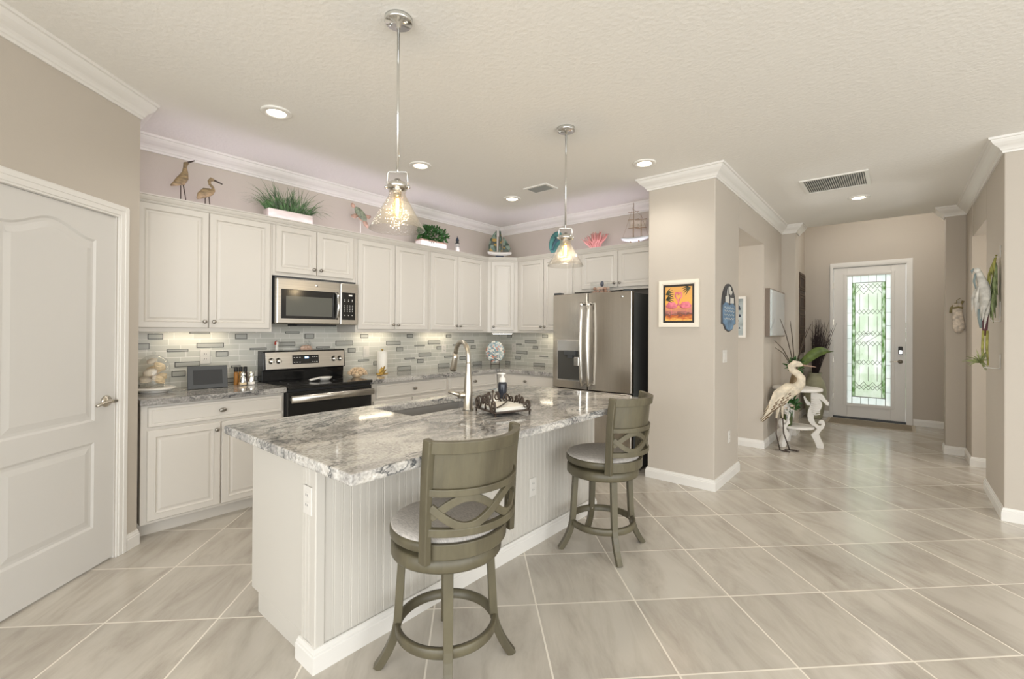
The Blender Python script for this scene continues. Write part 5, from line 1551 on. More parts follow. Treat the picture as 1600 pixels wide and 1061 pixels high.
# model ship
M_['linen'] = mat('cream_sailcloth', (.55, .48, .40, 1), .85, var=.2, vscale=12)
M_['spar'] = mat('tan_spar_wood', (.30, .20, .11, 1), .6)
M_['paleblue'] = mat('pale_blue_hull', (.56, .60, .58, 1), .5, var=.15)
sh_ = thing('ship_model', 'tall-masted model ship with pale hull beside the partition wall', 'model', (-2.14, 4.62, ZC))
so = Vector((-2.145, 4.60, ZC + .075)); HT_ = lambda p: so + Vector((p[0], -p[1] + p[0] * .12, p[2]))
boat_hull(MB(), .30, .07, .05, HT_).build('hull', 'paleblue', sh_)
mb = MB().tube([HT_((-.145, -.034 * .25, .064)), HT_((-.07, -.034, .054)), HT_((0, -.036, .051)), HT_((.07, -.034, .054)), HT_((.145, -.008, .064))], .005, seg=6); mb.build('rail_stripe', 'navy', sh_)
MB().box(-.07, .07, -.03, .03, -.075, -.066, T=HT_).box(-.05, -.04, -.02, .02, -.066, .02, T=HT_).box(.04, .05, -.02, .02, -.066, .02, T=HT_).build('display_stand', 'spar', sh_)
MB().tube([HT_((-.02, 0, .04)), HT_((-.02, 0, .43))], [.005, .003], seg=8).tube([HT_((.06, 0, .04)), HT_((.06, 0, .30))], [.0045, .003], seg=8).build('mast', 'spar', sh_)
mb = MB()
for x_, z in ((-.02, .16), (-.02, .25), (-.02, .33), (.06, .15), (.06, .24)):
    mb.tube([HT_((x_ - .06, .0, z)), HT_((x_ + .06, 0, z))], [.003, .003], seg=6)
mb.tube([HT_((.13, 0, .055)), HT_((.20, 0, .10))], [.003, .002], seg=6); mb.build('yard_spar', 'spar', sh_)
mb = MB()
for x_, z0_, z1_, w in ((-.02, .165, .245, .05), (.06, .155, .235, .048)):
    vs = []
    for i in range(5):
        for j in range(5):
            u = -1 + i / 2; t = j / 4
            vs.append(HT_((x_ + u * w, -.004 - .016 * sin(pi * t), z0_ + (z1_ - z0_) * t)))
    mb.add(vs, [(i * 5 + j, i * 5 + j + 1, i * 5 + 6 + j, i * 5 + 5 + j) for i in range(4) for j in range(4)], 0, True)
mb.build('square_sail', 'linen', sh_, solid=.002)
mb = MB()
for a, b_ in (((-.14, 0, .06), (-.02, 0, .40)), ((.14, 0, .06), (.06, 0, .29)), ((.06, 0, .28), (-.02, 0, .36)), ((-.02, .03, .05), (-.02, 0, .30)), ((.06, -.03, .05), (.06, 0, .25))):
    mb.tube([HT_(a), HT_(b_)], [.0012, .0012], seg=4)
mb.build('rigging', 'spar', sh_)

# box of shells on the refrigerator
r = thing('glass_box', 'clear square bowl of small shells standing on the refrigerator', 'bowl', (-2.36, 4.28, 1.759))
gz = 1.7585; gx, gy = -2.36, 4.26
for x0_, x1_, y0_, y1_ in ((gx - .10, gx + .10, gy - .06, gy - .055), (gx - .10, gx + .10, gy + .055, gy + .06), (gx - .10, gx - .095, gy - .055, gy + .055), (gx + .095, gx + .10, gy - .055, gy + .055)):
    MB().box(x0_, x1_, y0_, y1_, gz, gz + .13).build('glass_side', 'clear', r)
MB().box(gx - .095, gx + .095, gy - .055, gy + .055, gz, gz + .006).build('glass_floor', 'clear', r)
M_['nutshell'] = mat('brown_pink_shell', (.36, .20, .13, 1), .4, var=.5, vscale=14)
rnd = random.Random(4); k = 0
spots = [(-.07, -.03), (-.025, -.035), (.02, -.03), (.065, -.035), (-.07, .02), (-.02, .025), (.03, .02), (.07, .02)]
nm8 = ['at the left front', 'second along the front', 'third along the front', 'at the right front', 'at the left back', 'second along the back', 'third along the back', 'at the right back']
for lay, zz in ((0, .026), (1, .062)):
    for (a, b_), w in zip(spots, nm8):
        mb = MB(); ellr(mb, (gx + a * (1 - .1 * lay), gy + b_, gz + zz + .008 * rnd.random()), (.024, .019, .017), rnd.uniform(-.5, .5), rnd.uniform(-.5, .5), rnd.uniform(0, 3), seg=10, rings=7)
        tag(mb.build('small_shell', 'nutshell' if rnd.random() < .6 else 'pinkshell'), 'small brown or pink shell in the clear bowl, %s layer %s' % (['bottom', 'top'][lay], w), 'shell', 'small shells in the clear bowl')
mb = MB(); mb.ell((gx + .01, gy - .01, gz + .115), (.020, .018, .030), Euler((.2, .2, 0)))
tag(mb.build('small_shell', 'navy'), 'dark upright shell on top of the shells in the clear bowl', 'shell', 'small shells in the clear bowl')

# ------------------------------------------------------------------ pictures and plaques
m, nt, b = base_mat('sunset_painting')
L = nt.links.new
tc = nd(nt, 'ShaderNodeTexCoord'); sp = nd(nt, 'ShaderNodeSeparateXYZ'); L(tc.outputs['Object'], sp.inputs[0])
n = nd(nt, 'ShaderNodeTexNoise', Scale=24, Detail=3, Distortion=1); mpn = nd(nt, 'ShaderNodeMapping'); mpn.inputs['Scale'].default_value = (.8, 1, 1.6); L(tc.outputs['Object'], mpn.inputs['Vector']); L(mpn.outputs[0], n.inputs['Vector'])
ml = nd(nt, 'ShaderNodeMath', operation='MULTIPLY_ADD'); ml.inputs[1].default_value = .10; L(n.outputs['Fac'], ml.inputs[0]); L(sp.outputs['Z'], ml.inputs[2])
mr = nd(nt, 'ShaderNodeMapRange'); mr.inputs['From Min'].default_value = .03; mr.inputs['From Max'].default_value = .37; L(ml.outputs[0], mr.inputs['Value'])
cr = nd(nt, 'ShaderNodeValToRGB'); e = cr.color_ramp.elements
e[0].position = 0; e[0].color = (.62, .14, .03, 1); e[1].position = 1; e[1].color = (.70, .36, .10, 1)
for p_, c_ in ((.12, (.75, .22, .04, 1)), (.22, (.85, .50, .12, 1)), (.33, (.55, .12, .03, 1)), (.40, (.12, .06, .05, 1)), (.46, (.55, .20, .16, 1)), (.7, (.85, .42, .08, 1))):
    x = e.new(p_); x.color = c_
L(mr.outputs[0], cr.inputs['Fac']); L(cr.outputs['Color'], b.inputs['Base Color']); b.inputs['Roughness'].default_value = .35
M_['sunset'] = m
M_['flam'] = mat('flamingo_pink_paint', (.72, .18, .23, 1), .45, var=.35, vscale=30)
M_['palm'] = mat('dark_palm_paint', (.05, .06, .03, 1), .5, var=.6, vscale=20)
M_['cream'] = mat('cream_frame_paint', (.78, .72, .61, 1), .4)
M_['matb'] = mat('black_picture_mat', (.025, .022, .02, 1), .4)
r = thing('flamingo_picture', 'cream framed picture of pink flamingos at sunset on the wall end', 'picture', (-1.508, 4.13, 1.42))
PX0, PX1, PZ0, PZ1 = -1.690, -1.327, 1.418, 1.846
TP = frame((0, 4.1445, 0), (1, 0, 0), (0, -1, 0))
mb = MB()
for lo, hi, d in ((0, .040, .016), (.004, .030, .022)):
    mb.box(PX0 + lo, PX0 + hi, 0, d, PZ0 + lo, PZ1 - lo, T=TP).box(PX1 - hi, PX1 - lo, 0, d, PZ0 + lo, PZ1 - lo, T=TP).box(PX0 + hi, PX1 - hi, 0, d, PZ0 + lo, PZ0 + hi, T=TP).box(PX0 + hi, PX1 - hi, 0, d, PZ1 - hi, PZ1 - lo, T=TP)
mb.build('picture_frame', 'cream', r)
MB().box(PX0 + .04, PX1 - .04, 0, .008, PZ0 + .04, PZ1 - .04, T=TP).build('picture_mat', 'matb', r)
cv = MB().box(PX0 + .060, PX1 - .060, .008, .0095, PZ0 + .060, PZ1 - .060, T=TP).build('painting', 'sunset', r)
cxp = (PX0 + PX1) / 2; czp = PZ0 + .185; FS = 1.3
for s_, dx in ((1, -.058), (-1, .058)):
    mb = MB(); f = lambda u, z: TP((cxp + dx + s_ * u * FS * .95, .0102, czp + z * FS))
    mb.tube([f(-.045, .0), f(-.02, .012), f(.015, .010), f(.035, .0)], [(.001, .010), (.0012, .034), (.0012, .031), (.001, .010)], seg=10, up=(0, 1, 0))
    mb.tube([f(.03, .005), f(.05, .02), f(.040, .05), f(.022, .075), f(.028, .098), f(.044, .098), f(.050, .082)], [(.001, .007), (.001, .006), (.001, .006), (.001, .006), (.001, .008), (.001, .009), (.001, .004)], seg=8, up=(0, 1, 0))
    mb.tube([f(-.005, -.01), f(-.005, -.06)], [(.0008, .002), (.0008, .002)], seg=6, up=(0, 1, 0))
    mb.build('flamingo', 'flam', cv)
mb = MB(); rnd = random.Random(2)
for ox, oz, a0 in ((PX1 - .075, PZ1 - .075, pi * 1.1), (PX0 + .066, PZ0 + .25, .2), (PX0 + .066, PZ0 + .30, .3)):
    for k in range(5):
        a = a0 + (k - 2) * .32; l = .075
        mb.tube([TP((ox, .0102, oz)), TP((ox + cos(a) * l * .5, .0102, oz + sin(a) * l * .5 + .006)), TP((ox + cos(a) * l, .0102, oz + sin(a) * l - .004))], [(.0008, .003), (.0008, .006), (.0006, .001)], seg=6, up=(0, 1, 0))
mb.build('palm_fronds', 'palm', cv)

# blue plaque on the hall wall
TH = frame((-1.1965, 0, 0), (0, 1, 0), (1, 0, 0))
M_['pblue'] = mat('blue_plaque_paint', (.13, .22, .33, 1), .5, var=.4, vscale=16)
M_['pdark'] = mat('dark_plaque_paint', (.055, .055, .06, 1), .5, var=.3, vscale=16)
M_['plight'] = mat('pale_plaque_paint', (.62, .60, .55, 1), .5)
r = thing('wall_plaque', 'oval blue and white nautical plaque on the hall wall above the switch', 'plaque', (-1.19, 4.545, 1.38))
py_, pz0, pz1, pw_ = 4.545, 1.43, 1.825, .225
ol = [(py_ + pw_ * cos(a), 1.60 + .225 * sin(a)) for a in [pi * i / 24 for i in range(25)]]
ol += [(py_ - pw_, 1.45), (py_ - .16, 1.445), (py_ - .11, 1.40), (py_, 1.378), (py_ + .11, 1.40), (py_ + .16, 1.445), (py_ + pw_, 1.45)]
MB().prism(ol, 0, .010, T=lambda p: TH((p[0], p[2], p[1]))).build('plaque_board', 'pdark', r)
inn = lambda s_, z0_, z1_: [(py_ + (u - py_) * s_, min(z1_, max(z0_, 1.6 + (z - 1.6) * s_))) for u, z in ol]
MB().prism([(py_ - .20, 1.455), (py_ - .155, 1.452), (py_ - .105, 1.408), (py_, 1.388), (py_ + .105, 1.408), (py_ + .155, 1.452), (py_ + .20, 1.455), (py_ + .205, 1.62), (py_ + .10, 1.655), (py_, 1.625), (py_ - .10, 1.66), (py_ - .205, 1.62)], .010, .013, T=lambda p: TH((p[0], p[2], p[1]))).build('sea_panel', 'pblue', r)
for poly in ([(py_ - .13, 1.65), (py_ - .03, 1.645), (py_ - .02, 1.69), (py_ - .05, 1.72), (py_ - .05, 1.79), (py_ - .08, 1.76), (py_ - .09, 1.71), (py_ - .135, 1.70)],
             [(py_ + .02, 1.645), (py_ + .14, 1.65), (py_ + .135, 1.70), (py_ + .06, 1.695), (py_ + .03, 1.70)],
             [(py_ - .005, 1.735), (py_ + .05, 1.72), (py_ + .09, 1.755), (py_ + .06, 1.765), (py_ + .03, 1.745), (py_ + .04, 1.795), (py_ - .01, 1.80)]):
    MB().prism(poly, .013 if poly[0][1] < 1.7 else .010, .016, T=lambda p: TH((p[0], p[2], p[1]))).build('pale_cutout', 'plight', r)
for k, z in enumerate((1.60, 1.57, 1.535, 1.50)):
    MB().tube([TH((py_ - .16 + .32 * i / 16, .0135, z + .007 * sin(i * 1.5 + k))) for i in range(17)], [(.001, .0035)] * 17, seg=6, up=(1, 0, 0)).build('wave_line', 'plight' if k % 2 else 'paleblue', r)
plate('white rocker switch on the hall wall under the blue plaque', frame((-1.1968, 0, 0), (0, 1, 0), (1, 0, 0)), 4.44, 1.155, 'switch', 0, gang=2)
plate('white outlet low on the hall wall under the blue plaque', frame((-1.1968, 0, 0), (0, 1, 0), (1, 0, 0)), 4.585, .398, 'outlet')

# pale seascape on the passage wall
M_['seapic'] = mat('misty_blue_print', (.40, .45, .45, 1), .4, var=.35, vscale=5, stretch=(1, 1, 2))
r = thing('seascape_picture', 'white framed misty blue picture inside the hall opening', 'picture', (-1.62, 6.04, 1.31))
TJ = frame((0, 6.0495, 0), (1, 0, 0), (0, -1, 0)); a0, a1, b0, b1 = -1.86, -1.388, 1.312, 1.812
mb = MB().box(a0, a0 + .028, 0, .022, b0, b1, T=TJ).box(a1 - .028, a1, 0, .022, b0, b1, T=TJ).box(a0 + .028, a1 - .028, 0, .022, b0, b0 + .028, T=TJ).box(a0 + .028, a1 - .028, 0, .022, b1 - .028, b1, T=TJ); mb.build('picture_frame', 'porc', r)
MB().box(a0 + .028, a1 - .028, 0, .008, b0 + .028, b1 - .028, T=TJ).build('print', 'seapic', r)
mb = MB()
for u, z, s_ in ((-1.47, 1.68, .035), (-1.455, 1.58, .018), (-1.475, 1.52, .014), (-1.46, 1.43, .012)):
    mb.prism([(u - s_ * .8, z - s_), (u + s_ * .7, z - s_ * .9), (u + s_ * .4, z + s_ * .4), (u - s_ * .1, z + s_ * 1.2), (u - s_ * .5, z + s_ * .3)], .008, .0088, T=lambda p: TJ((p[0], p[2], p[1])))
mb.build('sail_marks', 'navy', r)

# mirror-like framed picture on the hall wall
r = thing('glazed_picture', 'deep brown-framed pale blue picture with glossy glass beside the heron', 'picture', (-1.17, 6.56, 1.33))
a0, a1, b0, b1 = 6.105, 7.045, 1.325, 1.905
MB().box(a0, a1, 0, .052, b0, b1, T=TH).build('picture_frame', wood_mat('brown_frame_wood', (.16, .12, .09, 1), (.25, .20, .155, 1), .4, 6), r, bevel=.002)
m, nt, b = base_mat('pale_glossy_print'); tc = nd(nt, 'ShaderNodeTexCoord'); n = nd(nt, 'ShaderNodeTexNoise', Scale=3, Detail=2); nt.links.new(tc.outputs['Object'], n.inputs['Vector'])
cr = nd(nt, 'ShaderNodeValToRGB'); cr.color_ramp.elements[0].color = (.36, .41, .44, 1); cr.color_ramp.elements[1].color = (.46, .47, .44, 1); nt.links.new(n.outputs['Fac'], cr.inputs['Fac']); nt.links.new(cr.outputs['Color'], b.inputs['Base Color']); b.inputs['Roughness'].default_value = .06; b.inputs['Coat Weight'].default_value = .6
MB().box(a0 + .014, a1 - .014, .052, .054, b0 + .014, b1 - .014, T=TH).build('print', m, r)

# tall dark panel in the foyer
r = thing('carved_panel', 'tall narrow dark brown carved panel hanging in the foyer', 'wall panel', (-1.18, 8.7, 1.15))
TX = frame((-1.1895, 0, 0), (0, 1, 0), (1, 0, 0))
MB().box(8.36, 9.02, 0, .02, 1.05, 2.345, T=TX).build('panel_board', wood_mat('dark_carved_wood', (.030, .018, .012, 1), (.075, .048, .032, 1), .6, 9), r, bevel=.003)
mb = MB()
for z0_ in (1.10, 1.42, 1.74, 2.06):
    for lo in (0, .04):
        mb.box(8.40 + lo, 8.42 + lo, .02, .030, z0_ + lo, z0_ + .26 - lo, T=TX).box(8.96 - lo, 8.98 - lo, .02, .030, z0_ + lo, z0_ + .26 - lo, T=TX).box(8.42 + lo, 8.96 - lo, .02, .030, z0_ + lo, z0_ + .02 + lo, T=TX).box(8.42 + lo, 8.96 - lo, .02, .030, z0_ + .24 - lo, z0_ + .26 - lo, T=TX)
mb.build('carved_relief', mat('brown_carving', (.10, .062, .040, 1), .6), r)

# ------------------------------------------------------------------ heron, table, vases in the hall
tcx, tcy = -.925, 6.52
M_['tablew'] = mat('chalky_white_paint', (.74, .71, .66, 1), .55, var=.06, vscale=20)
tb = thing('seahorse_table', 'white round side table on carved seahorse legs in the hall', 'table', (tcx, tcy, 0))
MB().lathe([(0, .675), (.256, .675), (.264, .682), (.264, .702), (.256, .708), (0, .708)], (tcx, tcy, 0), 44).build('tabletop', 'tablew', tb)
MB().lathe([(0, .218), (.175, .218), (.180, .224), (.180, .240), (.175, .246), (0, .246)], (tcx, tcy, 0), 36).build('lower_shelf', 'tablew', tb)
# seahorse outline in (radius, height)
body = [(.150, .674), (.148, .60), (.150, .55), (.142, .50), (.120, .44), (.112, .38), (.122, .32), (.150, .275), (.185, .258), (.215, .228), (.150, .150), (.190, .075), (.215, .0),
        (.285, .0), (.285, .045), (.255, .110), (.235, .165), (.260, .215), (.285, .245), (.298, .285), (.290, .325), (.262, .340), (.235, .328), (.225, .302), (.238, .288), (.255, .296), (.262, .285), (.250, .268), (.222, .272), (.195, .300), (.180, .345), (.185, .385), (.215, .420), (.250, .455), (.268, .505), (.262, .550), (.240, .585), (.275, .560), (.310, .520), (.335, .515), (.340, .545), (.300, .590), (.285, .625), (.255, .650), (.215, .655), (.200, .674)]
for k, az in enumerate((radians(4), radians(124), radians(240))):
    rd = Vector((cos(az), sin(az), 0)); tg = Vector((-sin(az), cos(az), 0))
    LT_ = lambda p: Vector((tcx, tcy, 0)) + rd * p[0] * .95 + tg * p[2] + Vector((0, 0, p[1]))
    lg = MB().prism(body, -.022, .022, T=LT_).build('leg', 'tablew', tb, bevel=.004)
    mb = MB()
    for i in range(8):
        z = .40 + .026 * i
        for s_ in (-1, 1):
            mb.tube([LT_((.150 + (.02 if i < 2 else 0) * (1 - i / 2), z, .0225 * s_)), LT_((.20, z - .010, .0245 * s_)), LT_((.245, z + .004, .0225 * s_))], .0045, seg=6)
    mb.build('seahorse_ridges', 'tablew', lg)
    MB().prism([(.145, .50), (.110, .50), (.085, .545), (.070, .60), (.085, .610), (.105, .565), (.140, .535)], -.012, .012, T=LT_).build('back_fin', 'tablew', lg)

hr = thing('heron_statue', 'cream feathered metal heron statue standing in front of the white table', 'statue', (-1.03, 6.14, 0))
hx, hy = -.985, 6.10
hd_ = Vector((.93, .36, 0)).normalized()     # it faces right
HQ = lambda u, z, w=0: Vector((hx, hy, 0)) + hd_ * u + Vector((-hd_.y, hd_.x, 0)) * w + Vector((0, 0, z))
M_['heronw'] = mat('aged_cream_paint', (.68, .60, .465, 1), .5, var=.25, vscale=16)
M_['feather'] = mat('dark_feather_edge', (.16, .10, .05, 1), .55)
mb = MB()
mb.tube([HQ(-.16, .44), HQ(-.12, .53), HQ(-.05, .63), HQ(.05, .715), HQ(.115, .735), HQ(.160, .79), HQ(.165, .855), HQ(.125, .905), HQ(.070, .945), HQ(.060, .985), HQ(.095, 1.018), HQ(.145, 1.012), HQ(.175, 1.0)],
        [(.010, .014), (.045, .05), (.075, .088), (.072, .088), (.054, .062), (.046, .048), (.040, .042), (.037, .039), (.034, .036), (.035, .037), (.036, .040), (.027, .032), (.010, .012)], seg=16, up=(-hd_.y, hd_.x, 0))
mb.build('heron_body', 'heronw', hr)
MB().tube([HQ(.165, 1.003), HQ(.25, .992), HQ(.31, .985)], [.011, .007, .002], seg=8).build('beak', 'rose', hr)
for w_ in (-1, 1):
    for row, (n_, u0_, z0_, ln) in enumerate(((6, .07, .745, .12), (7, .02, .71, .17), (7, -.04, .66, .20), (6, -.08, .60, .20))):
        mb = MB(); me_ = MB()
        for i in range(n_):
            f_ = i / (n_ - 1); u = u0_ - .05 * f_ + .012 * (i % 2); z = z0_ - .115 * f_
            p0_ = HQ(u, z, w_ * (.072 - .006 * row - .018 * f_)); p1_ = HQ(u - ln * .62, z - ln * .78, w_ * (.070 - .012 * row))
            mid = p0_.lerp(p1_, .5) + Vector((-hd_.y, hd_.x, 0)) * w_ * .012
            mb.tube([p0_, mid, p1_], [(.004, .013), (.005, .017), (.002, .004)], seg=8, up=(-hd_.y, hd_.x, 0))
            me_.tube([p0_ + Vector((0, 0, -.014)) - hd_ * .004, mid + Vector((0, 0, -.018)) - hd_ * .002, p1_ + Vector((0, 0, -.006))], [(.005, .006), (.006, .008), (.003, .004)], seg=6, up=(-hd_.y, hd_.x, 0))
        o = mb.build('wing_feathers', 'heronw', hr); me_.build('feather_edges', 'feather', o)
for u, w_, fu in ((-.055, -.03, 0), (.055, .03, .02)):
    mb = MB()
    mb.tube([HQ(-.04 + u * .3, .60, w_), HQ(-.05 + u * .5, .47, w_), HQ(-.055 + u * .7, .38, w_)], [.026, .016, .009], seg=8); mb.build('thigh', 'heronw', hr)
    mb = MB(); mb.tube([HQ(-.055 + u * .7, .40, w_), HQ(-.05 + u * .8, .20, w_), HQ(u, .012, w_)], [.0075, .007, .007], seg=8)
    for a in (-.5, .05, .55, 3.1):
        d_ = hd_ * cos(a) + Vector((-hd_.y, hd_.x, 0)) * sin(a); q = HQ(u, .012, w_)
        mb.tube([q, q + d_ * .05 + Vector((0, 0, -.003)), q + d_ * (.10 if a < 3 else .05) + Vector((0, 0, -.008))], [.006, .005, .003], seg=6)
    mb.build('leg', 'iron', hr)

M_['olive'] = mat('olive_green_glaze', (.055, .075, .02, 1), .18, var=.3, vscale=8)
M_['petal'] = mat('blush_petal', (.72, .58, .47, 1), .6, var=.15)
r = thing('flower_vase', 'olive green vase of leaves and blush flowers on the lower table shelf', 'vase', (-1.02, 6.43, .246))
vx_, vy_ = -1.02, 6.43
MB().lathe([(0, 0), (.052, 0), (.060, .02), (.066, .08), (.062, .14), (.052, .172), (.058, .19), (.052, .19), (.048, .165)], (vx_, vy_, .2465), 26).build('vase_body', 'olive', r)
mb = MB(); rnd = random.Random(9); leaves(mb, (vx_, vy_, .50), (.115, .10, .085), 170, .065, rnd, .5); mb.build('leaves', 'leaf', r)
mb = MB()
for k in range(9):
    a = k * 2.4; mb.ell((vx_ + .075 * cos(a), vy_ - .04 + .06 * sin(a), .475 + .03 * sin(k * 1.7)), (.020, .020, .016), seg=9, rings=6)
mb.build('flower_heads', 'petal', r)

M_['bronze'] = mat('bronze_vase_glaze', (.28, .20, .11, 1), .25, .3, var=.3, vscale=7)
r = thing('twig_vase', 'bronze vase of long twigs and a broad green leaf on the table', 'vase', (-.945, 6.52, .708))
vx_, vy_ = -.945, 6.52
MB().lathe([(0, 0), (.055, 0), (.062, .01), (.060, .06), (.045, .13), (.026, .185), (.024, .21), (.034, .225), (.028, .225), (.020, .205)], (vx_, vy_, .7085), 26).build('vase_body', 'bronze', r)
top = Vector((vx_, vy_, .92))
M_['twig'] = mat('dark_twig_bark', (.055, .038, .022, 1), .7)
for dx, dz, b_ in ((-.23, .34, .08), (-.17, .62, .05), (-.06, .60, .02), (.12, .52, -.03), (.16, .56, .02), (-.22, .24, .12)):
    MB().tube([top + Vector((0, 0, -.10)), top + Vector((dx * .25, .0, dz * .30)), top + Vector((dx * .6, .02, dz * .68 + b_ * .3)), top + Vector((dx, .03, dz + b_ * .2))], [.006, .0055, .005, .003], seg=6).build('twig', 'twig', r)
M_['broad'] = mat('olive_green_leaf', (.10, .145, .035, 1), .45, var=.5, vscale=14)
mb = MB(); vs = []; n = 12
for i in range(n + 1):
    t = i / n; c_ = top + Vector((.03 + .34 * t, -.02 * t, .03 + .22 * sin(pi * t * .60))); w = .055 * sin(pi * min(1, t * .93 + .07)) ** .8
    vs += [c_ + Vector((-.02, 0, w)), c_ + Vector((0, -.012, 0)), c_ + Vector((.02, 0, -w))]
mb.add(vs, [(3 * i + k, 3 * i + k + 1, 3 * i + 4 + k, 3 * i + 3 + k) for i in range(n) for k in (0, 1)], 0, True); mb.build('broad_leaf', 'broad', r, solid=.002)
mb = MB(); rnd = random.Random(12); leaves(mb, top + Vector((.0, 0, .05)), (.07, .05, .07), 60, .07, rnd, .35); mb.build('leaf_tuft', 'leaf', r)
M_['ribbon'] = mat('aqua_ribbon', (.45, .60, .60, 1), .6)
MB().tube([(vx_ + .055, vy_ - .03, .90), (vx_ + .075, vy_ - .05, .86), (vx_ + .070, vy_ - .05, .78), (vx_ + .085, vy_ - .05, .72)], [(.004, .016), (.005, .020), (.003, .012), (.002, .006)], seg=8).build('ribbon', 'ribbon', r)

M_['celadon'] = mat('celadon_stone_glaze', (.36, .35, .24, 1), .45, var=.12, vscale=9)
r = thing('floor_vase', 'large pale celadon floor vase of dark branches beside the front door', 'vase', (-1.005, 8.80, 0))
vx_, vy_ = -1.005, 8.80
MB().lathe([(0, 0), (.095, 0), (.105, .015), (.130, .16), (.158, .34), (.160, .46), (.135, .58), (.090, .66), (.085, .70), (.105, .73), (.092, .73), (.072, .69)], (vx_, vy_, 0), 34).build('vase_body', 'celadon', r)
mb = MB(); rnd = random.Random(14)
M_['darkb'] = mat('dark_brown_dried_branch', (.035, .022, .022, 1), .8)
for k in range(90):
    a = rnd.uniform(0, 2 * pi); sp_ = rnd.uniform(.02, .24) * rnd.random() ** .5; l = rnd.uniform(.45, .95)
    b_ = Vector((vx_ + .03 * cos(a), vy_ + .03 * sin(a), .66)); d_ = Vector((cos(a) * sp_ * (1 if cos(a) > 0 else .35) + .05, sin(a) * sp_ * .8 - .02, l))
    mb.tube([b_, b_ + d_ * .5 + Vector((0, 0, .04)), b_ + d_], [.0042, .0036, .0018], seg=5)
    if l > .6:
        for s_ in (.5, .65, .8):
            q = b_ + d_ * s_; a2 = rnd.uniform(0, 2 * pi)
            mb.tube([q, q + Vector((cos(a2) * .05, sin(a2) * .04, .09))], [.003, .0012], seg=4)
mb.build('dark_branches', 'darkb', r)
# doormat
r = thing('door_mat', 'thin woven beige runner with a paler border before the front door', 'mat', (-.33, 8.75, 0))
M_['mat1'] = mat('woven_beige_mat', (.27, .22, .16, 1), .9, var=.25, vscale=30, stretch=(1, 6, 1)); M_['mat2'] = mat('pale_mat_border', (.48, .42, .34, 1), .9)
MB().box(-.84, .215, 8.46, 9.04, .0005, .006).build('mat_border', 'mat2', r)
MB().box(-.80, .175, 8.50, 9.00, .006, .0085).build('mat_field', 'mat1', r)

# ------------------------------------------------------------------ hangings on the right
TR2 = frame((0, 7.1995, 0), (1, 0, 0), (0, -1, 0))
M_['print'] = mat('floral_print_cloth', (.60, .53, .45, 1), .8, var=.35, vscale=26)
M_['khaki'] = mat('khaki_cord', (.24, .20, .09, 1), .7)
r = thing('seahorse_hanging', 'cream printed stuffed hanging with a khaki bow on the column', 'wall hanging', (.575, 7.19, 1.37))
so_ = lambda u, z, n_=.012: TR2((.520 + u, n_, 1.58 + z))
mb = MB(); mb.tube([so_(.005, .135), so_(.006, .06), so_(.008, -.02), so_(.015, -.09), (so_(.018, -.15)), so_(.010, -.195)], [(.012, .036), (.016, .042), (.018, .046), (.020, .052), (.018, .050), (.008, .022)], seg=12, up=(0, -1, 0)); mb.build('cloth_shape', 'print', r)
mb = MB(); mb.tube([so_(-.05, .03), so_(-.045, .085), so_(-.01, .135), so_(.035, .125), so_(.052, .165)], [(.004, .012)] * 5, seg=8, up=(0, -1, 0)); mb.tube([so_(-.035, .085, .032), so_(.01, .095, .036), so_(.05, .085, .03)], [(.004, .010)] * 3, seg=8, up=(0, -1, 0)); mb.tube([so_(.0, .14), so_(.0, .175), so_(.03, .195)], .003, seg=6); mb.build('bow_cord', 'khaki', r)

TRW = frame((.6065, 0, 0), (0, 1, 0), (-1, 0, 0))
M_['plume'] = mat('pale_grey_plume', (.55, .53, .48, 1), .7, var=.3, vscale=20); M_['yellow'] = mat('yellow_green_plume', (.30, .29, .07, 1), .6, var=.5, vscale=18)
M_['gplume'] = mat('muted_green_plume', (.17, .21, .09, 1), .7, var=.45, vscale=22); M_['maroon'] = mat('maroon_tail', (.10, .035, .045, 1), .6, var=.3); M_['teals'] = mat('teal_grey_tail', (.20, .25, .25, 1), .6)
r = thing('parrot_hanging', 'long feathered parrot hanging with an air plant on the right hall wall', 'wall hanging', (.55, 5.10, 1.1))
rnd = random.Random(6)
Q = lambda n_, z, d_=0: Vector((.606 - n_, 5.10 + d_, z))     # n_: out from the wall
mb = MB(); mb.tube([Q(.115, 1.865), Q(.105, 1.82), Q(.085, 1.75), Q(.075, 1.66), Q(.08, 1.58), Q(.085, 1.53)], [(.018, .022), (.024, .030), (.034, .042), (.034, .040), (.024, .030), (.010, .014)], seg=12, up=(1, 0, 0)); mb.build('parrot_body', 'plume', r)
mb = MB(); mb.ell(Q(.122, 1.872), (.022, .026, .024)); mb.build('parrot_head', 'plume', r)
mb = MB(); mb.tube([Q(.138, 1.885), Q(.152, 1.872), Q(.150, 1.850)], [.010, .008, .002], seg=8); mb.tube([Q(.130, 1.85), Q(.140, 1.79), Q(.130, 1.73)], [(.007, .012), (.008, .013), (.003, .006)], seg=8); mb.build('beak', 'teals', r)


def plumes(name, mt_, n_, a, b, ln, tilt, w, dep):
    mb = MB()
    for i in range(n_):
        f_ = i / max(1, n_ - 1); q = Q(a[0] + (b[0] - a[0]) * f_, a[1] + (b[1] - a[1]) * f_, rnd.uniform(-dep, dep)); l = ln * rnd.uniform(.75, 1.15)
        tip = q + Vector((-tilt * l + rnd.uniform(-.012, .012), rnd.uniform(-.02, .02), -l))
        tip.x = min(tip.x, .600)
        mb.tube([q, q.lerp(tip, .5) + Vector((-.006, rnd.uniform(-.006, .006), 0)), tip], [(.003, .006), (.004, w), (.001, .002)], seg=6, up=(.3, 1, 0))
    mb.build(name, mt_, r)


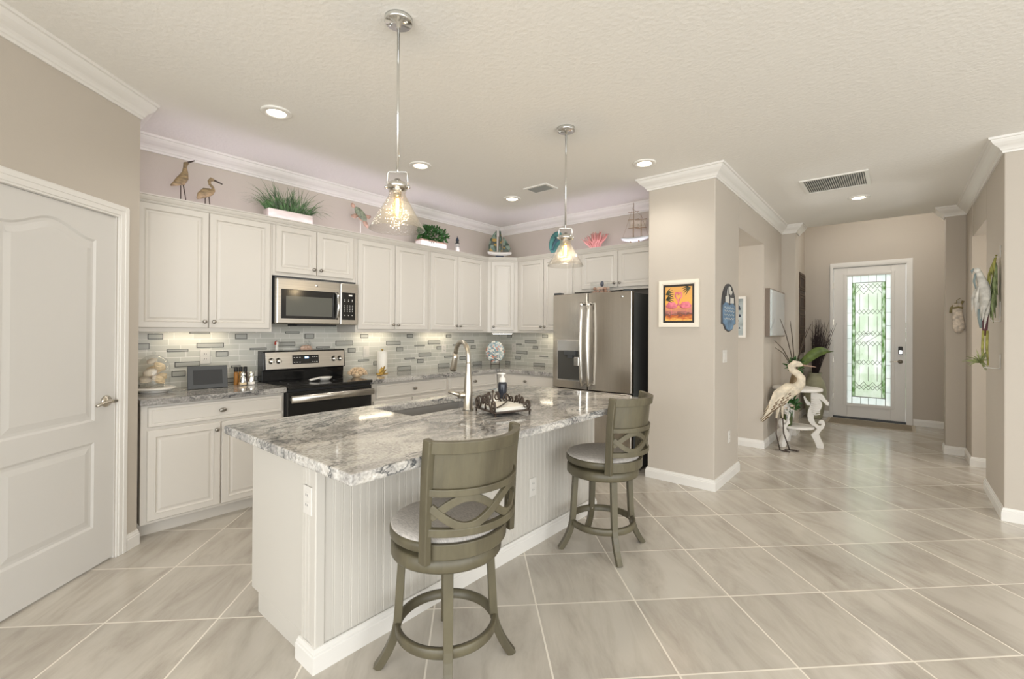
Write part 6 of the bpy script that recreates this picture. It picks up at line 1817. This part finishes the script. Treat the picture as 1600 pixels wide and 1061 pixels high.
plumes('pale_wing', 'plume', 16, (.125, 1.76), (.045, 1.62), .19, .12, .012, .04)
plumes('green_wing', 'gplume', 30, (.022, 1.93), (.040, 1.66), .19, -.02, .011, .05)
plumes('yellow_crest', 'yellow', 12, (.018, 1.985), (.05, 1.86), .13, .12, .009, .03)
for mt_, n0_, z0_, n1_, z1_, w in (('maroon', .075, 1.58, .078, 1.36, .020), ('teals', .105, 1.57, .100, 1.42, .014), ('yellow', .088, 1.40, .090, 1.12, .008), ('yellow', .066, 1.40, .062, 1.13, .008)):
    MB().tube([Q(n0_, z0_), Q((n0_ + n1_) / 2 + .004, (z0_ + z1_) / 2), Q(n1_, z1_)], [(.006, w), (.007, w), (.003, w * .6)], seg=8, up=(0, 1, 0)).build('tail_plume', mt_, r)
mb = MB()
for k in range(38):
    a = radians(rnd.uniform(-20, 235)); l = rnd.uniform(.06, .115); q = Q(.105, 1.150, .0)
    tip = q + Vector((-l * cos(a - pi / 2 + pi / 2) * .9 if cos(a) > -.3 else l * .35, rnd.uniform(-.08, .05), l * sin(a)))
    mb.tube([q, q.lerp(tip, .5) + Vector((0, 0, .012)), tip], [.0045, .004, .001], seg=5)
mb.build('air_plant', mat('silver_green_air_plant', (.25, .28, .11, 1), .6, var=.4, vscale=12), r)
M_['acrylic'] = mat('clear_white_acrylic', (.72, .71, .68, 1), .2)
for z0_, z1_, n0_ in ((1.47, 1.62, .045), (1.11, 1.22, .085), (1.96, 2.05, .03)):
    mb = MB(); mb.tube([Q(.002, z0_, -.05), Q(n0_, z0_ + .004, -.05), Q(n0_, z0_ + .012, .03)], .003, seg=6); mb.tube([Q(.003, z0_, -.05), Q(.003, z1_, -.05)], [.003, .003], seg=6); mb.build('acrylic_bracket', 'acrylic', r)

# ------------------------------------------------------------------ beyond the front door
struct('ground', MB().box(-6, 6, 11.2, 20, -.12, -.03), 'lawn', 'green lawn beyond the front door')
struct('porch_slab', MB().box(-2, 2, 9.25, 11.2, -.12, -.02), 'conc', 'pale porch slab beyond the front door')
for x_, y_, rr, lb in ((-1.25, 12.4, .75, 'leafy green shrub outside, left of the door glass'), (.55, 13.0, .85, 'leafy green shrub outside, right of the door glass')):
    r = thing('garden_shrub', lb, 'shrub', (x_, y_, -.03), 'shrubs outside the front door')
    MB().tube([(x_, y_, -.03), (x_, y_, .6)], [.04, .02], seg=8).build('stem', 'twig', r)
    mb = MB(); leaves(mb, (x_, y_, rr), (rr * .8, rr * .8, rr * .85), 900, .16, random.Random(31), .6); mb.build('foliage', 'shrub', r)
